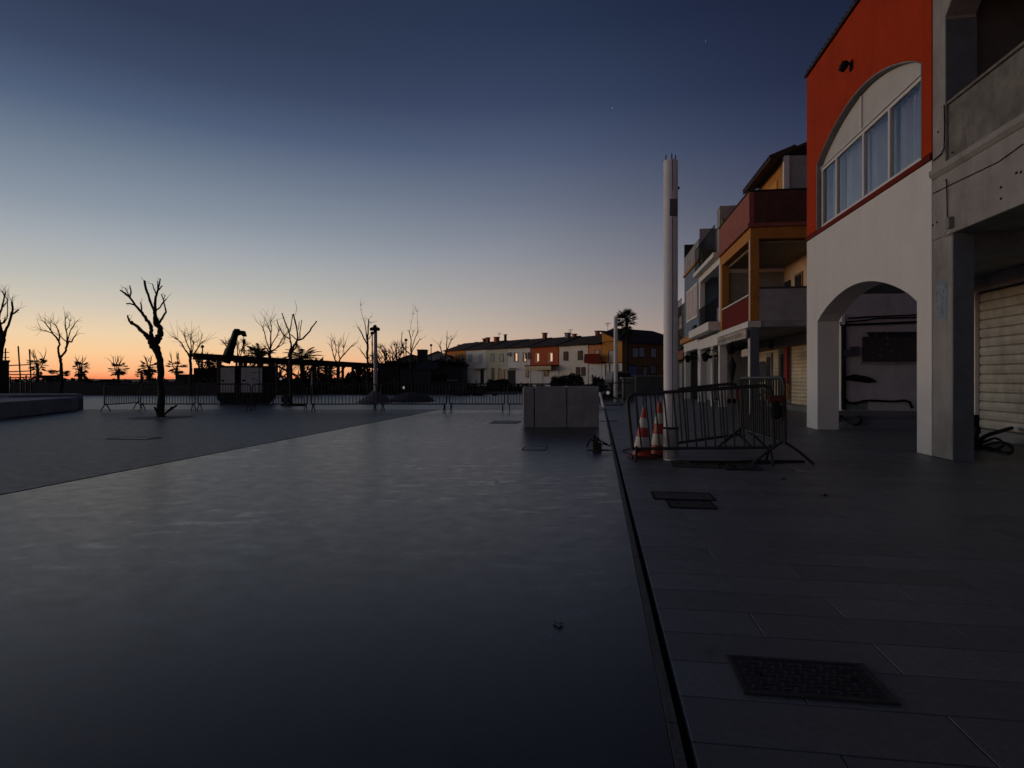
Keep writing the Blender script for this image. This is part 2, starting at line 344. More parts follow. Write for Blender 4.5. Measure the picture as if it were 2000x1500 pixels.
for i in range(4):
    a, b = divs[i + 1] + .037, divs[i] - .037
    MS().box(UF + .11, UF + .118, a, b, z0 + .062, z1 - .052).build('pane', GLASS, fo)
for i in range(4):
    a, b = divs[i + 1] + (.05 if i != 3 else .04), divs[i] - (.22 if i in (0, 1) else .05)
    c = MS(); nn = 46; c.sm = True
    vs = []; ph = random.uniform(0, 6)
    for k in range(nn + 1):
        y = a + (b - a) * k / nn; x = UF + .27 + .035 * math.sin(k * .95 + ph + math.sin(k * .21) * 1.6) + .012 * math.sin(k * 2.3)
        vs += [(x, y, z0 + .03), (x + .004, y, z1)]
    c.add(vs, [(2 * k, 2 * k + 2, 2 * k + 3, 2 * k + 1) for k in range(nn)]); c.build('curtain', CURT, t)
MS().box(UF + .62, UF + .66, 10.6, 16.0, 4.9, 7.4).build('room_back', DARK, t)
b = MS(); b.box(UF + .3, 10.2, 10.45, 10.65, 3.6, 9.05); b.box(UF + .3, 10.2, 16.0, 16.2, 3.6, 9.05); b.box(10.2, 10.4, 10.45, 16.2, 3.6, 9.05); b.build('side_walls', PLO, t)
MS().box(UF + .5, 14, 10.43, 16.2, 3.42, 3.6).build('passage_ceiling', GREYW, t)
r = MS(); r.add([(UF - .06, 10.4, 9.05), (UF - .06, 16.24, 9.05), (8.2, 16.28, 10.1), (8.2, 10.36, 10.1), (UF - .06, 10.4, 9.11), (UF - .06, 16.24, 9.11), (8.2, 16.28, 10.2), (8.2, 10.36, 10.2)],
    [(0, 3, 2, 1), (4, 5, 6, 7), (0, 1, 5, 4), (1, 2, 6, 5), (3, 0, 4, 7)]); 
for i in range(29):
    v = 10.4 + i * .2; r.tube([(UF - .06, v, 9.12), (UF + .5, v, 9.35)], .035, 6)
r.build('roof', TILE, t)
lv, lz = fv(1664, UF), fz(1664, 128, UF)
l = MS(); l.box(UF - .03, UF, lv - .06, lv + .06, lz - .1, lz + .1); l.tube([(UF - .02, lv, lz + .02), (UF - .2, lv, lz + .1)], .02); lw = l.build('lamp_bracket', BLACK, t)
MS().tube([(UF - .1, lv, lz + .1), (UF - .15, lv + .03, lz + .02), (UF - .18, lv + .1, lz - .06)], [.05, .085, .06], 10).build('lamp_head', BLACK, lw)
# ---- old grey house (nearest, right edge)
t = sthing('grey_house', 'old grey rendered house with open balcony and shuttered arcade at right edge', 'house', UF, 8)
MS().box(UF + .003, UF + .3, 9.87, 10.41, 0, 3.48).build('pillar', OLD, t, bevel=.02)
MS().box(UF + .01, UF + .298, 9.855, 9.869, 0, 3.45).build('pillar_face', BLUEG, t)
w = MS(); w.box(UF + .003, UF + .35, 3.5, 10.41, 3.481, 4.46); w.build('lintel_wall', OLD, t, bevel=.015)
w = MS(); w.prism([(UF - .05, 4.52), (UF - .05, 4.60), (UF + .3, 4.62), (UF + .3, 4.46), (UF + .0, 4.46)], 3.5, 10.41, 'y'); w.build('ledge', WTRIM if False else OLD, t)
MS().box(UF + .03, UF + .2, 3.5, 10.02, 4.62, 5.5).build('parapet', OLDP, t, bevel=.02)
MS().box(UF + .0, UF + .24, 3.5, 10.02, 5.501, 5.55).build('parapet_cap', OLDP, t, bevel=.015)
w = MS(); w.prism([(10.06, 4.622), (10.41, 4.622), (10.41, 9.6), (3.5, 9.6), (3.5, 7.25), (9.6, 7.25), (9.86, 7.1), (10.06, 6.9)], UF + .004, UF + .45); w.build('upper_wall', OLD, t, bevel=.015)
MS().box(UF + .01, UF + .448, 10.045, 10.058, 5.56, 6.85).build('jamb', BLUEG, t)
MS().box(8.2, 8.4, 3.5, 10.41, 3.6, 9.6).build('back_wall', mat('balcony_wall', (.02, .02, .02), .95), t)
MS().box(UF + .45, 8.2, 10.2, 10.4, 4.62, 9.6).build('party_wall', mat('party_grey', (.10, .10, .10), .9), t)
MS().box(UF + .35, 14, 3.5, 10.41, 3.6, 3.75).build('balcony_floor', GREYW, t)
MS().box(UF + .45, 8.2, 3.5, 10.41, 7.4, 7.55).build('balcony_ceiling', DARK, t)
a0 = [(fv(x, UF - .02), fz(x, y, UF - .02)) for x, y in ((1834, 560), (1850, 545), (1849, 618), (1835, 622))]
pz = MS(); pz.prism([(10.27, 2.2), (10.02, 2.17), (9.99, 2.3), (10.0, 2.7), (10.05, 2.82), (10.1, 2.75), (10.2, 2.83), (10.3, 2.72), (10.29, 2.4)], UF - .001, UF + .002); pz.build('paint_patch', mat('faded_blue_paint', (.20, .26, .31), .8, .5, 12), t)
def wpt(x, y, off=.015): return (UF - off, fv(x, UF - off), fz(x, y, UF - off))
MS().tube([wpt(1844, 205), wpt(1845, 240), wpt(1844, 290), wpt(1838, 301), wpt(1822, 314)], .009, 6).build('cable', BLACK, t)
MS().tube([wpt(1822, 378, .01), wpt(1850, 364, .01), wpt(1900, 340, .01), wpt(1950, 316, .01), wpt(1998, 281, .01)], .006, 5).build('cable', BLACK, t)
MS().tube([wpt(1849, 352, .02), wpt(1850, 425, .02)], .009, 5).build('cable', BLACK, t)
jv, jz = fv(1852, UF - .05), fz(1852, 436, UF - .05)
MS().box(UF - .07, UF + .003, jv - .05, jv + .05, jz - .08, jz + .09).build('junction_box', mat('grey_plastic', (.2, .2, .2), .6), t, bevel=.008)
MS().tube([wpt(1852, 446, .04), wpt(1848, 455, .06), wpt(1840, 462, .05), wpt(1850, 458, .06), wpt(1858, 452, .05)], .008, 5).build('loose_wire', CWHT, t)
for x, y in ((1848, 352), (1832, 258), (1955, 366), (1985, 338), (1994, 336), (1955, 388), (1822, 440), (1830, 434), (1860, 298)):
    v_, z_ = fv(x, UF), fz(x, y, UF); MS().box(UF - .003, UF + .002, v_ - .018, v_ + .018, z_ - .014, z_ + .016).build('bolt_hole', BLACK, t)
# ---- arcade back: shutters and shop wall
def shutter(parent, u, v0, v1, z1, mt, pitch=.19):
    bk = MS().box(u + .03, u + .06, v0, v1, ST, z1).build('shutter', DARK, parent); n = int((z1 - ST) / pitch)
    sl = None; me0 = None
    for i in range(n):
        m = MS(); a = ST + i * pitch + .01; m.prism([(u + .03, a), (u + .004, a + .02), (u - .006, a + pitch * .5), (u + .004, a + pitch - .02), (u + .03, a + pitch - .004)], v0 + .03, v1 - .03, 'y')
        m.build('slat', mt, bk)
    return bk
step = MS(); step.box(7.9, 16, 6, 14.6, 0, ST); step.box(7.6, 16, 20.7, 48, 0, ST); struct(step.build('terrace_step', PAVM))
t = sthing('arcade_shop', 'closed shop under the arcade behind a wide grey roller shutter', 'shop', US, 12)
w = MS(); w.box(US, US + .3, 13.88, 14.6, ST, 3.41); w.box(US, US + .3, 7.5, 13.88, 3.1, 3.41); w.box(US, US + .3, 4, 7.5, ST, 3.41); w.build('wall', GREYW, t)
shutter(t, US + .02, 7.5, 13.84, 3.08, GSHUT, .19)
MS().box(US - .05, US + .03, 13.84, 13.92, ST, 3.1).build('guide_rail', WTRIM, t)
t = sthing('shop_wall', 'grey shop wall seen through the arched passage, with dark picture panel and cables', 'shop', 10, 21)
w = MS(); w.box(8.1, 16, 21, 21.3, ST, 5.6); w.build('wall', mat('passage_white', (.52, .53, .54), .88, .15, 1.5, .2, stain=.5), t)
MS().box(8.0, 8.099, 20.9, 21.3, ST, 3.4).build('corner_strip', WTRIM, t)
def bw(px, py):   # point on the v=21 wall
    x = (px - 1000) / F; Yc = 21 / (CA + SA * x); return ((x * CA - SA) * Yc, 21, EH + (HZ - py) / F * Yc)
p0, p1 = bw(1684, 707), bw(1800, 657)
fr_ = MS(); fr_.box(p0[0], p1[0], 20.92, 21.0, p0[2], p1[2]); pan = fr_.build('picture_panel', mat('panel_black', (.012, .012, .012), .3, .4), t)
MS().box(p0[0] - .05, p1[0], 20.9, 21.0, p0[2] - .06, p0[2] - .01).build('panel_ledge', GREYW, pan)
for k in range(11):
    x = p0[0] + .1 + random.random() * 2.1; z = p0[2] + .1 + random.random() * .75; s = random.uniform(.05, .13)
    MS().box(x, x + s, 20.912, 20.919, z, z + s * .45).build('printed_dish', mat('printed_food', (.16, .13, .10), .6, .6, 20), pan)
MS().box(p0[0] + .72, p0[0] + .75, 20.912, 20.919, p0[2] + .75, p0[2] + 1.0).build('printed_lighthouse', CABI, pan)
aw = MS()
for k in range(9):
    x = p0[0] + .1 + k * .27; aw.add([(x, 20.88, p1[2] + .1), (x + .27, 20.88, p1[2] + .1), (x + .2, 20.85, p1[2] - .02), (x + .07, 20.85, p1[2] - .02), (x, 21.0, p1[2] + .16), (x + .27, 21.0, p1[2] + .16)], [(0, 1, 2, 3), (4, 5, 1, 0)])
aw.build('scalloped_valance', DARK, t)
def cb(pts, r=.025, y=20.94): return MS().tube([(bw(a, b)[0], y, bw(a, b)[2]) for a, b in pts], r, 6)
cb([(1655, 622), (1700, 619), (1750, 617), (1795, 615)]).build('cable', BLACK, t)
cb([(1638, 631), (1655, 629), (1662, 628), (1690, 626), (1710, 622), (1795, 620)]).build('cable', BLACK, t)
cb([(1640, 635), (1700, 633), (1795, 629)], .04).build('pipe', BLACK, t)
cb([(1646, 640), (1646, 700), (1647, 775), (1655, 786), (1668, 788), (1685, 783), (1700, 782), (1740, 784), (1765, 782), (1775, 785), (1780, 797)], .04).build('hose', BLACK, t)
cb([(1645, 635), (1645, 800)], .07, 20.9).build('drain_pipe', BLACK, t)
for bx in ((1654, 690, .28, .2), (1667, 686, .2, .3)):
    q = bw(bx[0], bx[1]); MS().box(q[0] - bx[2] / 2, q[0] + bx[2] / 2, 20.8, 21.0, q[2] - bx[3] / 2, q[2] + bx[3] / 2).build('meter_box', mat('meter_blue', (.05, .06, .08), .5), t)
q = bw(1673, 741); MS().tube([(q[0] - .45, 20.96, q[2] + .02), (q[0] - .1, 20.94, q[2] + .06), (q[0] + .35, 20.94, q[2] - .02), (q[0] + .6, 20.97, q[2] - .07)], [.03, .12, .1, .02], 8).build('dark_bracket', BLACK, t)
q = bw(1663, 798); MS().box(q[0] - .3, q[0] + .5, 20.996, 21.0, ST + .02, .5).build('paint_smear', mat('pale_green_paint', (.16, .21, .18), .8, .5, 9), t)
# ---- second house: balconies, amber columns
def col_(n, x0, x1, v0, v1, z0, z1, m, t, bev=.01): return MS().box(x0, x1, v0, v1, z0, z1).build(n, m, t, bevel=bev)
t = sthing('balcony_house', 'amber and brick red house with covered corner balcony and roof terrace', 'house', UF, 24.5)
V0, V1 = 21.9, 27.1
col_('lower_column', UF, UF + .3, V0, V0 + .3, 0, 3.27, BLUEG, t)
col_('column_lit_edge', UF - .012, UF - .002, V0 + .01, V0 + .29, 0, 2.72, WTRIM, t, 0)  # pale strip paints the glow-lit front edge of the column
col_('corner_column', UF, UF + .3, V0, V0 + .3, 3.31, 6.2, AMB, t)
col_('column', UF, UF + .3, V1 - .35, V1 - .02, 3.31, 6.2, AMB, t)
col_('column_lit_edge', UF - .012, UF - .002, V0 + .01, V0 + .1, 3.31, 6.2, WTRIM, t, 0)  # same painted lit edge on the amber column above
MS().box(UF - .1, UF + .35, V0 - .05, V1 - .02, 3.08, 3.3).build('balcony_edge', WTRIM, t, bevel=.01)
MS().box(UF + .35, 12, V0, 40, 3.1, 3.3).build('balcony_floor', GREYW, t)
MS().box(UF + .302, 7.99, V0 - .01, V0 + .14, 3.305, 4.44).build('side_parapet', mat('parapet_grey', (.34, .34, .34), .85, .15, stain=.4), t)
MS().box(UF + .3, 7.99, V0 - .04, V0 + .17, 4.441, 4.5).build('parapet_cap', mat('cap_dark', (.05, .05, .05), .8), t)
for i in range(22):
    v = V0 + .34 + i * .2; MS().box(UF + .03, UF + .05, v, v + .188, 3.34, 4.22).build('red_slat', DRED, t)
MS().box(UF + .0, UF + .09, V0 + .3, V1 - .36, 4.24, 4.29).build('handrail', WTRIM, t)
w = MS(); w.box(UF, UF + .3, V0, V1 - .02, 6.201, 6.62); w.build('front_beam', AMB, t, bevel=.01)
MS().box(UF + .301, 11, V0 + .002, V0 + .28, 6.22, 6.62).build('side_beam', AMB, t)
MS().box(UF - .1, 11, V0 - .08, V1 - .02, 6.622, 6.76).build('terrace_slab', BRN, t, bevel=.01)
MS().box(UF - .05, UF + .12, V0 - .04, V1 - .02, 6.762, 7.88).build('terrace_parapet', BRN, t, bevel=.01)
MS().box(UF + .121, 11, V0 - .03, V0 + .12, 6.762, 7.88).build('terrace_side_parapet', mat('brick_red_shaded', (.10, .04, .03), .9, .3, stain=.4), t, bevel=.01)  # side face coloured darker than the front, its shade painted in
MS().box(UF - .08, 11, V0 - .07, V0 + .16, 7.881, 7.93).build('parapet_coping', DARK, t)
MS().box(UF - .08, UF + .16, V0 + .161, V1 - .02, 7.881, 7.93).build('parapet_coping', DARK, t)
MS().box(UF + .3, 8, V0 + .3, V1 - .05, 6.1, 6.2).build('balcony_ceiling', mat('ceiling_drab', (.25, .22, .17), .9), t)
w = MS(); w.box(8, 8.2, V0, V1 - .02, 3.3, 6.1); w.build('back_wall', PEACH, t)
dd = MS().box(7.95, 8.0, 24.6, 25.5, 3.32, 5.5).build('door', mat('door_brown', (.2, .12, .06), .7), t)
MS().box(7.93, 7.95, 24.7, 25.4, 3.5, 5.4).build('door_panel', DGL, dd)
MS().box(7.95, 8.0, 26.1, 26.8, 4.2, 5.4).build('window', DGL, t)
w = MS(); w.box(UF + .3, 8, V1 - .12, V1 - .03, 3.3, 6.0); w.build('balcony_divider', mat('divider_grey', (.26, .27, .25), .85), t)
MS().box(UF + .3, 8, V1 - .16, V1 - .125, 5.9, 6.05).build('divider_rail', WTRIM, t)
w = MS(); w.box(6.85, 11, 23.1, V1 - .02, 6.77, 9.45); w.build('upper_storey', AMB, t)
MS().box(7.0, 11, 23.04, 23.098, 7.9, 9.5).build('upper_side_wall', GREYW, t)
MS().box(6.80, 6.99, 22.98, 23.15, 7.9, 9.5).build('downpipe', WTRIM, t)
MS().box(6.80, 6.85, 23.9, 25.2, 7.0, 8.9).build('upper_window', mat('orange_blind', (.62, .28, .03), .7), t)
r = MS(); r.add([(6.3, 22.9, 9.35), (6.3, V1, 9.35), (9, V1, 10.4), (9, 22.9, 10.4), (6.3, 22.9, 9.45), (6.3, V1, 9.45), (9, V1, 10.5), (9, 22.9, 10.5)], [(0, 3, 2, 1), (4, 5, 6, 7), (0, 1, 5, 4), (3, 0, 4, 7), (1, 2, 6, 5)])
for i in range(21): r.tube([(6.28, 22.95 + i * .2, 9.47), (7.2, 22.95 + i * .2, 9.83)], .06, 5)
r.build('roof', TILE, t)
# shops under it
w = MS(); w.box(US, US + .3, 21.9, 23.4, ST, 3.08); w.box(US, US + .3, 26.15, 27.85, ST, 3.08); w.box(US, US + .3, 31.4, 33, ST, 3.08); w.box(US, US + .3, 23.4, 26.15, 2.62, 3.08); w.box(US, US + .3, 27.85, 31.4, 2.62, 3.08); w.build('shop_wall_panel', mat('shop_wall_dark', (.16, .165, .17), .85), t)
shutter(t, US + .02, 23.4, 26.13, 2.6, CREAM, .15)
shutter(t, US + .02, 27.88, 31.38, 2.6, CREAM, .15)
MS().box(US - .12, US - .02, 26.25, 26.6, 1.05, 2.6).build('red_panel', mat('sign_red', (.30, .02, .015), .6), t)
MS().box(US - .12, US - .02, 26.25, 26.6, ST + .22, 1.05).build('yellow_panel', mat('sign_yellow', (.55, .26, .03), .6), t)
MS().box(US - .16, US - .08, 28.8, 31.2, 2.66, 3.05).build('shop_sign', mat('dull_sign', (.2, .19, .16), .7), t)
g = MS(); g.prism([(31.38, 2.1), (29.9, 2.1), (29.8, 1.75), (29.6, 1.6), (29.75, 1.4), (29.9, 1.25), (30.4, 1.2), (30.5, 1.05), (30.7, 1.15), (31.38, 1.0)], US - .02, US - .008); g.build('graffiti', mat('graffiti_dark', (.04, .045, .07), .7), t)
# sign strip with faded lettering
sg = MS().box(UF - .14, UF - .104, V0 + .02, V1 - .1, 2.70, 3.04).build('sign_board', mat('sign_faded', (.42, .38, .33), .7, .45, 7, stain=.9), t)
xx = V0 + .5
for k in range(20):
    wd_ = random.uniform(.06, .16); st = MS(); zb = 2.78 + random.uniform(0, .03); ht = random.uniform(.1, .18)
    st.box(UF - .147, UF - .142, xx, xx + .03, zb, zb + ht)
    if k % 3: st.box(UF - .147, UF - .142, xx + .03, xx + wd_, zb + ht * (.4 if k % 2 else .85), zb + ht * (.4 if k % 2 else .85) + .025)
    if k % 2: st.box(UF - .147, UF - .142, xx + wd_, xx + wd_ + .025, zb, zb + ht)
    st.build('faded_letter', mat('letter_brown', (.13, .11, .10), .8), sg); xx += wd_ + .09 + (.15 if k in (6, 11) else 0)
# ---- white house
t = sthing('white_house', 'white house with black iron balcony railing between amber and blue houses', 'house', UF, 30)
V0, V1 = 27.1, 32.7
col_('column', UF - .02, UF + .3, V0 + .02, V0 + .34, 0, 2.78, WTRIM, t); col_('column', UF, UF + .3, V1 - .5, V1 - .02, 0, 2.78, PL, t)
MS().box(UF - .08, UF + .3, V0, V1 - .02, 2.781, 3.28).build('lower_beam', WTRIM, t, bevel=.01)
MS().box(UF - .5, UF + 4, V0 + .1, V1 + .2, 3.42, 3.8).build('balcony_slab', WTRIM, t, bevel=.01)
col_('upper_column', UF, UF + .25, V0 + .02, V0 + .3, 3.81, 6.35, PL, t); col_('upper_column', UF, UF + .25, V1 - .4, V1 - .02, 3.81, 6.35, PL, t)
MS().box(UF - .02, UF + .28, V0, V1 - .02, 6.351, 6.65).build('upper_beam', WTRIM, t, bevel=.01)
MS().box(UF - .3, UF + 3, V0 - .0, V1 - .02, 6.66, 6.86).build('terrace_edge', WTRIM, t)
MS().box(UF + 1.6, UF + 1.8, V0, V1, 3.8, 6.4).build('back_wall', mat('loggia_wall', (.3, .3, .29), .85), t)
MS().box(UF + 1.5, UF + 1.6, V0 + 1.2, V0 + 2.9, 3.82, 5.9).build('door', DARK, t)
MS().box(UF + .9, UF + 2.6, 32.5, 32.69, ST, 3.4).build('shopfront_wall', mat('shop_grey', (.30, .295, .29), .85, .2, stain=.5), t)
for a in (27.0,):
    d = MS().box(UF + 2.1, UF + 2.2, a, a + .7, ST, 2.4).build('shop_door', mat('door_frame_pale', (.3, .29, .29), .7), t)
    MS().box(UF + 2.07, UF + 2.1, a + .1, a + .6, .4, 2.2).build('door_glass', DGL, d)
def rail(t, u, v0, v1, z0, z1, n, m=BLACK):
    MS().tube([(u, v0, z1), (u, v1, z1)], .025, 6).build('handrail', m, t); MS().tube([(u, v0, z0 + .1), (u, v1, z0 + .1)], .018, 5).build('bottom_rail', m, t)
    for i in range(n + 1):
        v = v0 + (v1 - v0) * i / n; MS().tube([(u, v, z0), (u, v, z1)], .014, 5).build('baluster', m, t)
rail(t, UF - .05, V0 + .35, V1 - .4, 3.8, 4.9, 26)
for a in (28.6, 29.6): MS().box(UF + .4, UF + .7, a, a + .35, 3.81, 4.7).build('stacked_chair', PL, t)
rail(t, UF - .2, V0 + .2, V1 - .1, 6.86, 8.1, 20)
col_('roof_block', UF + .05, UF + 3, V0 + .35, V0 + 1.0, 6.87, 9.0, GREYW, t)
col_('terrace_wall', UF + .1, UF + 3, V0 + .05, V0 + .3, 6.87, 8.35, OLIVE, t)
col_('terrace_wall', UF + .1, UF + 3, V1 - .3, V1 - .1, 6.87, 8.1, OLIVE, t)
# ---- blue house
t = sthing('blue_house', 'slate blue house with white framed upper window beyond the white house', 'house', UF, 35.3)
V0, V1 = 32.7, 38.0
w = MS(); w.box(UF, UF + .3, V0, V1, 3.72, 7.55); w.build('upper_wall', BLUE, t, bevel=.01)
MS().box(UF - .25, UF + .3, V0 - .05, V1 + .15, 3.42, 3.7).build('amber_ledge', AMB, t)
MS().box(UF - .05, UF + .3, V0, V1, 2.9, 3.4).build('lower_beam', WTRIM, t)
col_('column', UF, UF + .3, V1 - .35, V1, 0, 2.9, PL, t); col_('column', UF, UF + .3, V0, V0 + .35, 0, 2.9, PL, t)
MS().box(UF + 1.2, UF + 1.4, V0, V1, 0, 3.3).build('shopfront_wall', mat('shop_pale', (.30, .31, .31), .85, .2), t)
MS().box(UF + 1.1, UF + 1.2, V0 + 1, V0 + 2.2, .05, 2.4).build('shop_door', DARK, t)
wf = MS(); wf.box(UF - .05, UF + .0, 33.0, 36.9, 4.62, 6.5); wo_ = wf.build('window_frame', WTRIM, t)
for a in (33.2, 34.45, 35.7): MS().box(UF - .07, UF - .052, a, a + 1.05, 4.75, 6.38).build('blind', mat('pink_blind', (.5, .42, .42), .7), wo_)
MS().box(UF - .12, UF, 33.3, 34.2, 3.95, 4.2).build('vent_box', BLACK, t)
MS().box(UF - .08, UF + .1, V0 - .05, V1 + .05, 7.56, 7.7).build('cornice', AMB, t)
MS().box(UF - .02, UF + .1, V0, V1, 7.71, 8.75).build('terrace_parapet', GREYW, t)
MS().box(UF + .12, UF + 3, V0 + .4, V0 + .6, 7.71, 9.4).build('terrace_wall', GREYW, t)
MS().box(UF - .02, UF + 3, V1 - .2, V1, 8.76, 9.6).build('far_parapet', DARK, t)
MS().box(UF + .3, UF + 6, V0, V1, 3.42, 7.5).build('body', BLUE, t)
# ---- dark house beyond
t = sthing('dark_house', 'dark far house with iron balcony seen just right of the tall white pole', 'house', UF, 41)
w = MS(); w.box(UF + .4, UF + 6, 38.01, 46, 0, 6.4); w.build('wall', mat('dark_render', (.09, .085, .08), .85, .3), t)
MS().box(UF - .2, UF + .4, 38.1, 46, 3.1, 3.3).build('balcony_floor', DARK, t)
MS().box(UF - .1, UF + .35, 38.1, 46, 2.5, 3.09).build('fascia', mat('rust_paint', (.22, .07, .03), .8), t)
rail(t, UF - .15, 38.2, 45.8, 3.3, 4.4, 24); rail(t, UF - .15, 38.2, 45.8, 5.2, 6.3, 24)
for a in (39, 41.5, 44):
    f_ = MS().box(UF + .34, UF + .4, a, a + 1.3, 3.6, 5.6).build('window', GREYW, t); MS().box(UF + .32, UF + .34, a + .1, a + 1.2, 3.7, 5.5).build('pane', DGL, f_)
    MS().box(UF + .34, UF + .4, a, a + 1.3, .4, 2.3).build('shop_window', GREYW, t)
# lanterns on the arcade columns, hanging sign, umbrella shape
def lantern(v, z, label, u=UF - .1):
    t = sthing('bracket_lantern', label, 'lantern', u, v, 'lanterns on the arcade columns'); t.location.z = 0
    MS().tube([(u + .1, v, z + .18), (u - .15, v, z + .3), (u - .45, v, z + .24)], .02, 6).build('bracket', BLACK, t)
    M(lambda p: p).lathe(S(u - .45, v, z), [(.02, .22), (.16, .12), (.19, .06), (.11, -.18), (.05, -.22)], 8).build('lantern_body', BLACK, t)
    MS().tube([(u - .4, v - .1, z - .05), (u - .1, v + .2, z + .02), (u + .15, v + .5, z + .06)], [.05, .09, .04], 6).build('scroll', BLACK, t)
lantern(27.6, 2.25, 'black lantern on the column between the sign board and the white house')
lantern(22.4, 2.35, 'black lantern on the nearest blue grey column under the sign board')
lantern(32.9, 2.35, 'black lantern on the farthest column, by the blue house')
tag(MS().box(UF + .5, UF + .54, 23.6, 25.4, 2.15, 2.45).build('hanging_sign', mat('sign_cream', (.5, .42, .34), .7), loc=S(UF + .5, 24.5, 2.3)), 'plain cream hanging sign board under the balcony', 'sign')
m = MS(); m.tube([(UF + .9, 29.0, 2.3), (UF + .9, 29.0, 1.9), (UF + .9, 29.0, .9)], [.03, .22, .02], 8); tag(m.build('closed_parasol', DARK, loc=S(UF + .9, 29, 0)), 'closed dark parasol hanging under the white house arcade', 'parasol')
for (u, v, r_, h_, lb) in ((UF - .22, 27.75, .07, 2.75, 'white pipe running down at the white house column'),):
    tag(MS().tube([(u, v, 0), (u, v, h_)], r_, 12).build('downpipe', WTRIM, loc=S(u, v)), lb, 'pipe')
def potp(u, v, h, lb):
    t = sthing('potted_plant', lb, 'plant', u, v); c = S(u, v)
    M().lathe(c, [(.12, 0), (.17, .3), (.18, .32), (.15, .3)], 12).build('pot', mat('pot_dark', (.06, .035, .03), .8), t)
    st = M(); lf = M()
    for k in range(14):
        a = random.uniform(0, 6.3); e = c + Vector((math.cos(a) * .3, math.sin(a) * .3, random.uniform(.5, 1) * h)); st.tube([c + Vector((0, 0, .3)), (c + e) / 2 + Vector((0, 0, .2)), e], [.012, .008, .004], 4)
        for j in range(12):
            q = e + Vector([random.gauss(0, .09) for _ in range(3)]); d = Vector([random.gauss(0, .05) for _ in range(3)]); g = Vector([random.gauss(0, .03) for _ in range(3)])
            lf.add([q, q + d, q + d + g, q + g * 1.2], [(0, 1, 2, 3)])
    st.build('stem', BARK, t); q = lf.build('foliage', HEDG, t)
potp(UF + .9, 25.8, 1.5, 'tall thin potted plant against the arcade column under the amber house')
potp(UF + 1.0, 24.4, .9, 'short potted plant in the shade under the hanging sign')
# hoses and cable coils on the pavement
def hose(pts, r, lb, nm='cable_coil', cat='cable'):
    ps = []
    P_ = [Vector(p) for p in pts]
    for i in range(len(P_) - 1):
        a = P_[max(i - 1, 0)]; b = P_[i]; c = P_[i + 1]; d = P_[min(i + 2, len(P_) - 1)]
        for k in range(8):
            s = k / 8; ps.append(.5 * (2 * b + (c - a) * s + (2 * a - 5 * b + 4 * c - d) * s * s + (3 * b - a - 3 * c + d) * s ** 3))
    ps.append(P_[-1]); return tag(M().tube(ps, r, 8).build(nm, RUB, loc=P_[0]), lb, cat)
def gp(px, py, z=.03):
    Y = (EH - z) * F / (py - HZ); return Vector(((px - 1000) / F * Y, Y, z))
hose([gp(1637, 806), gp(1655, 803, .05), gp(1674, 808, .05), gp(1681, 820), gp(1672, 830), gp(1655, 822), gp(1642, 812), gp(1640, 822)], .03, 'loop of black hose on the floor beside the arched pillar')
hose([gp(1640, 805), gp(1665, 806), gp(1690, 807), gp(1712, 807)], .03, 'straight length of black hose on the passage floor')
hose([gp(1903, 870), gp(1925, 852, .25), gp(1955, 842, .3), gp(1976, 836, .3)], .035, 'thick raised black hose end by the grey pillar')
hose([gp(1900, 880), gp(1930, 868), gp(1960, 864), gp(1977, 872), gp(1972, 884), gp(1950, 880), gp(1920, 870), gp(1905, 866, .2)], .022, 'coiled thin black hose on the floor by the grey pillar')
hose([gp(1905, 872), gp(1925, 862, .15), gp(1945, 856, .12), gp(1960, 868), gp(1940, 878), gp(1915, 876)], .022, 'second tangle of black hose behind the grey pillar')
m = M(); c = Gd(1900, 880); m.box(c.x, c.x + .13, c.y + .02, c.y + .35, 0, .62); m.box(c.x + .02, c.x + .1, c.y - .05, c.y + .02, .3, .42); tag(m.build('dark_crate', RUB, loc=c), 'black upright case leaning behind the grey pillar foot', 'case')
# ================================================================ poles
def pole(px, py, H, r, label, detail):
    c = Gd(px, py); t = thing('lamp_pole', label, 'pole', c, 0, 'white lamp poles without heads')
    M().lathe(c, [(r, 0), (r, H - .02), (r - .012, H)], 28).build('shaft', POLEM, t)
    for k in range(3):
        x = c.x + (k - 1) * r * .68; M().tube([(x, c.y - (.06 if k == 1 else 0), H - .02), (x, c.y - (.06 if k == 1 else 0), H + .09)], .009, 6).build('threaded_rod', GALV, t)
    if detail:
        m = M(); m.box(c.x - .004, c.x + .004, c.y - r - .003, c.y - r + .01, .1, H - .72); m.box(c.x - .004, c.x + .004, c.y - r - .003, c.y - r + .01, H - .5, H - .02); m.build('seam', BLACK, t)
        m = M(); m.box(c.x - .045, c.x + .075, c.y - r - .012, c.y - r * .7, H - .88, H - .62); m.build('access_plate', mat('plate_grey', (.12, .12, .12), .6), t, bevel=.006)
        M().lathe(Vector((c.x + r + .01, c.y, H - .42)), [(.015, -.02), (.022, 0), (.015, .02)], 8).build('sensor', BLACK, t)
        M().lathe(c, [(r + .004, .50), (r + .01, .47), (r + .008, .3), (r + .014, .15), (r + .006, .02)], 28).build('plastic_wrap', mat('plastic_wrap', (.3, .3, .31), .3, .35, 14, .8, 18), t)
        M().lathe(c, [(r + .006, .47), (r + .013, .49), (r + .006, .51)], 28).build('tie_band', RUB, t)
    return t
pole(1310, 898, 4.62, .108, 'tall white pole in front, standing inside the crowd barriers', True)
pole(1202.5, 785, 4.62, .105, 'distant white pole left of the palm tree', False)
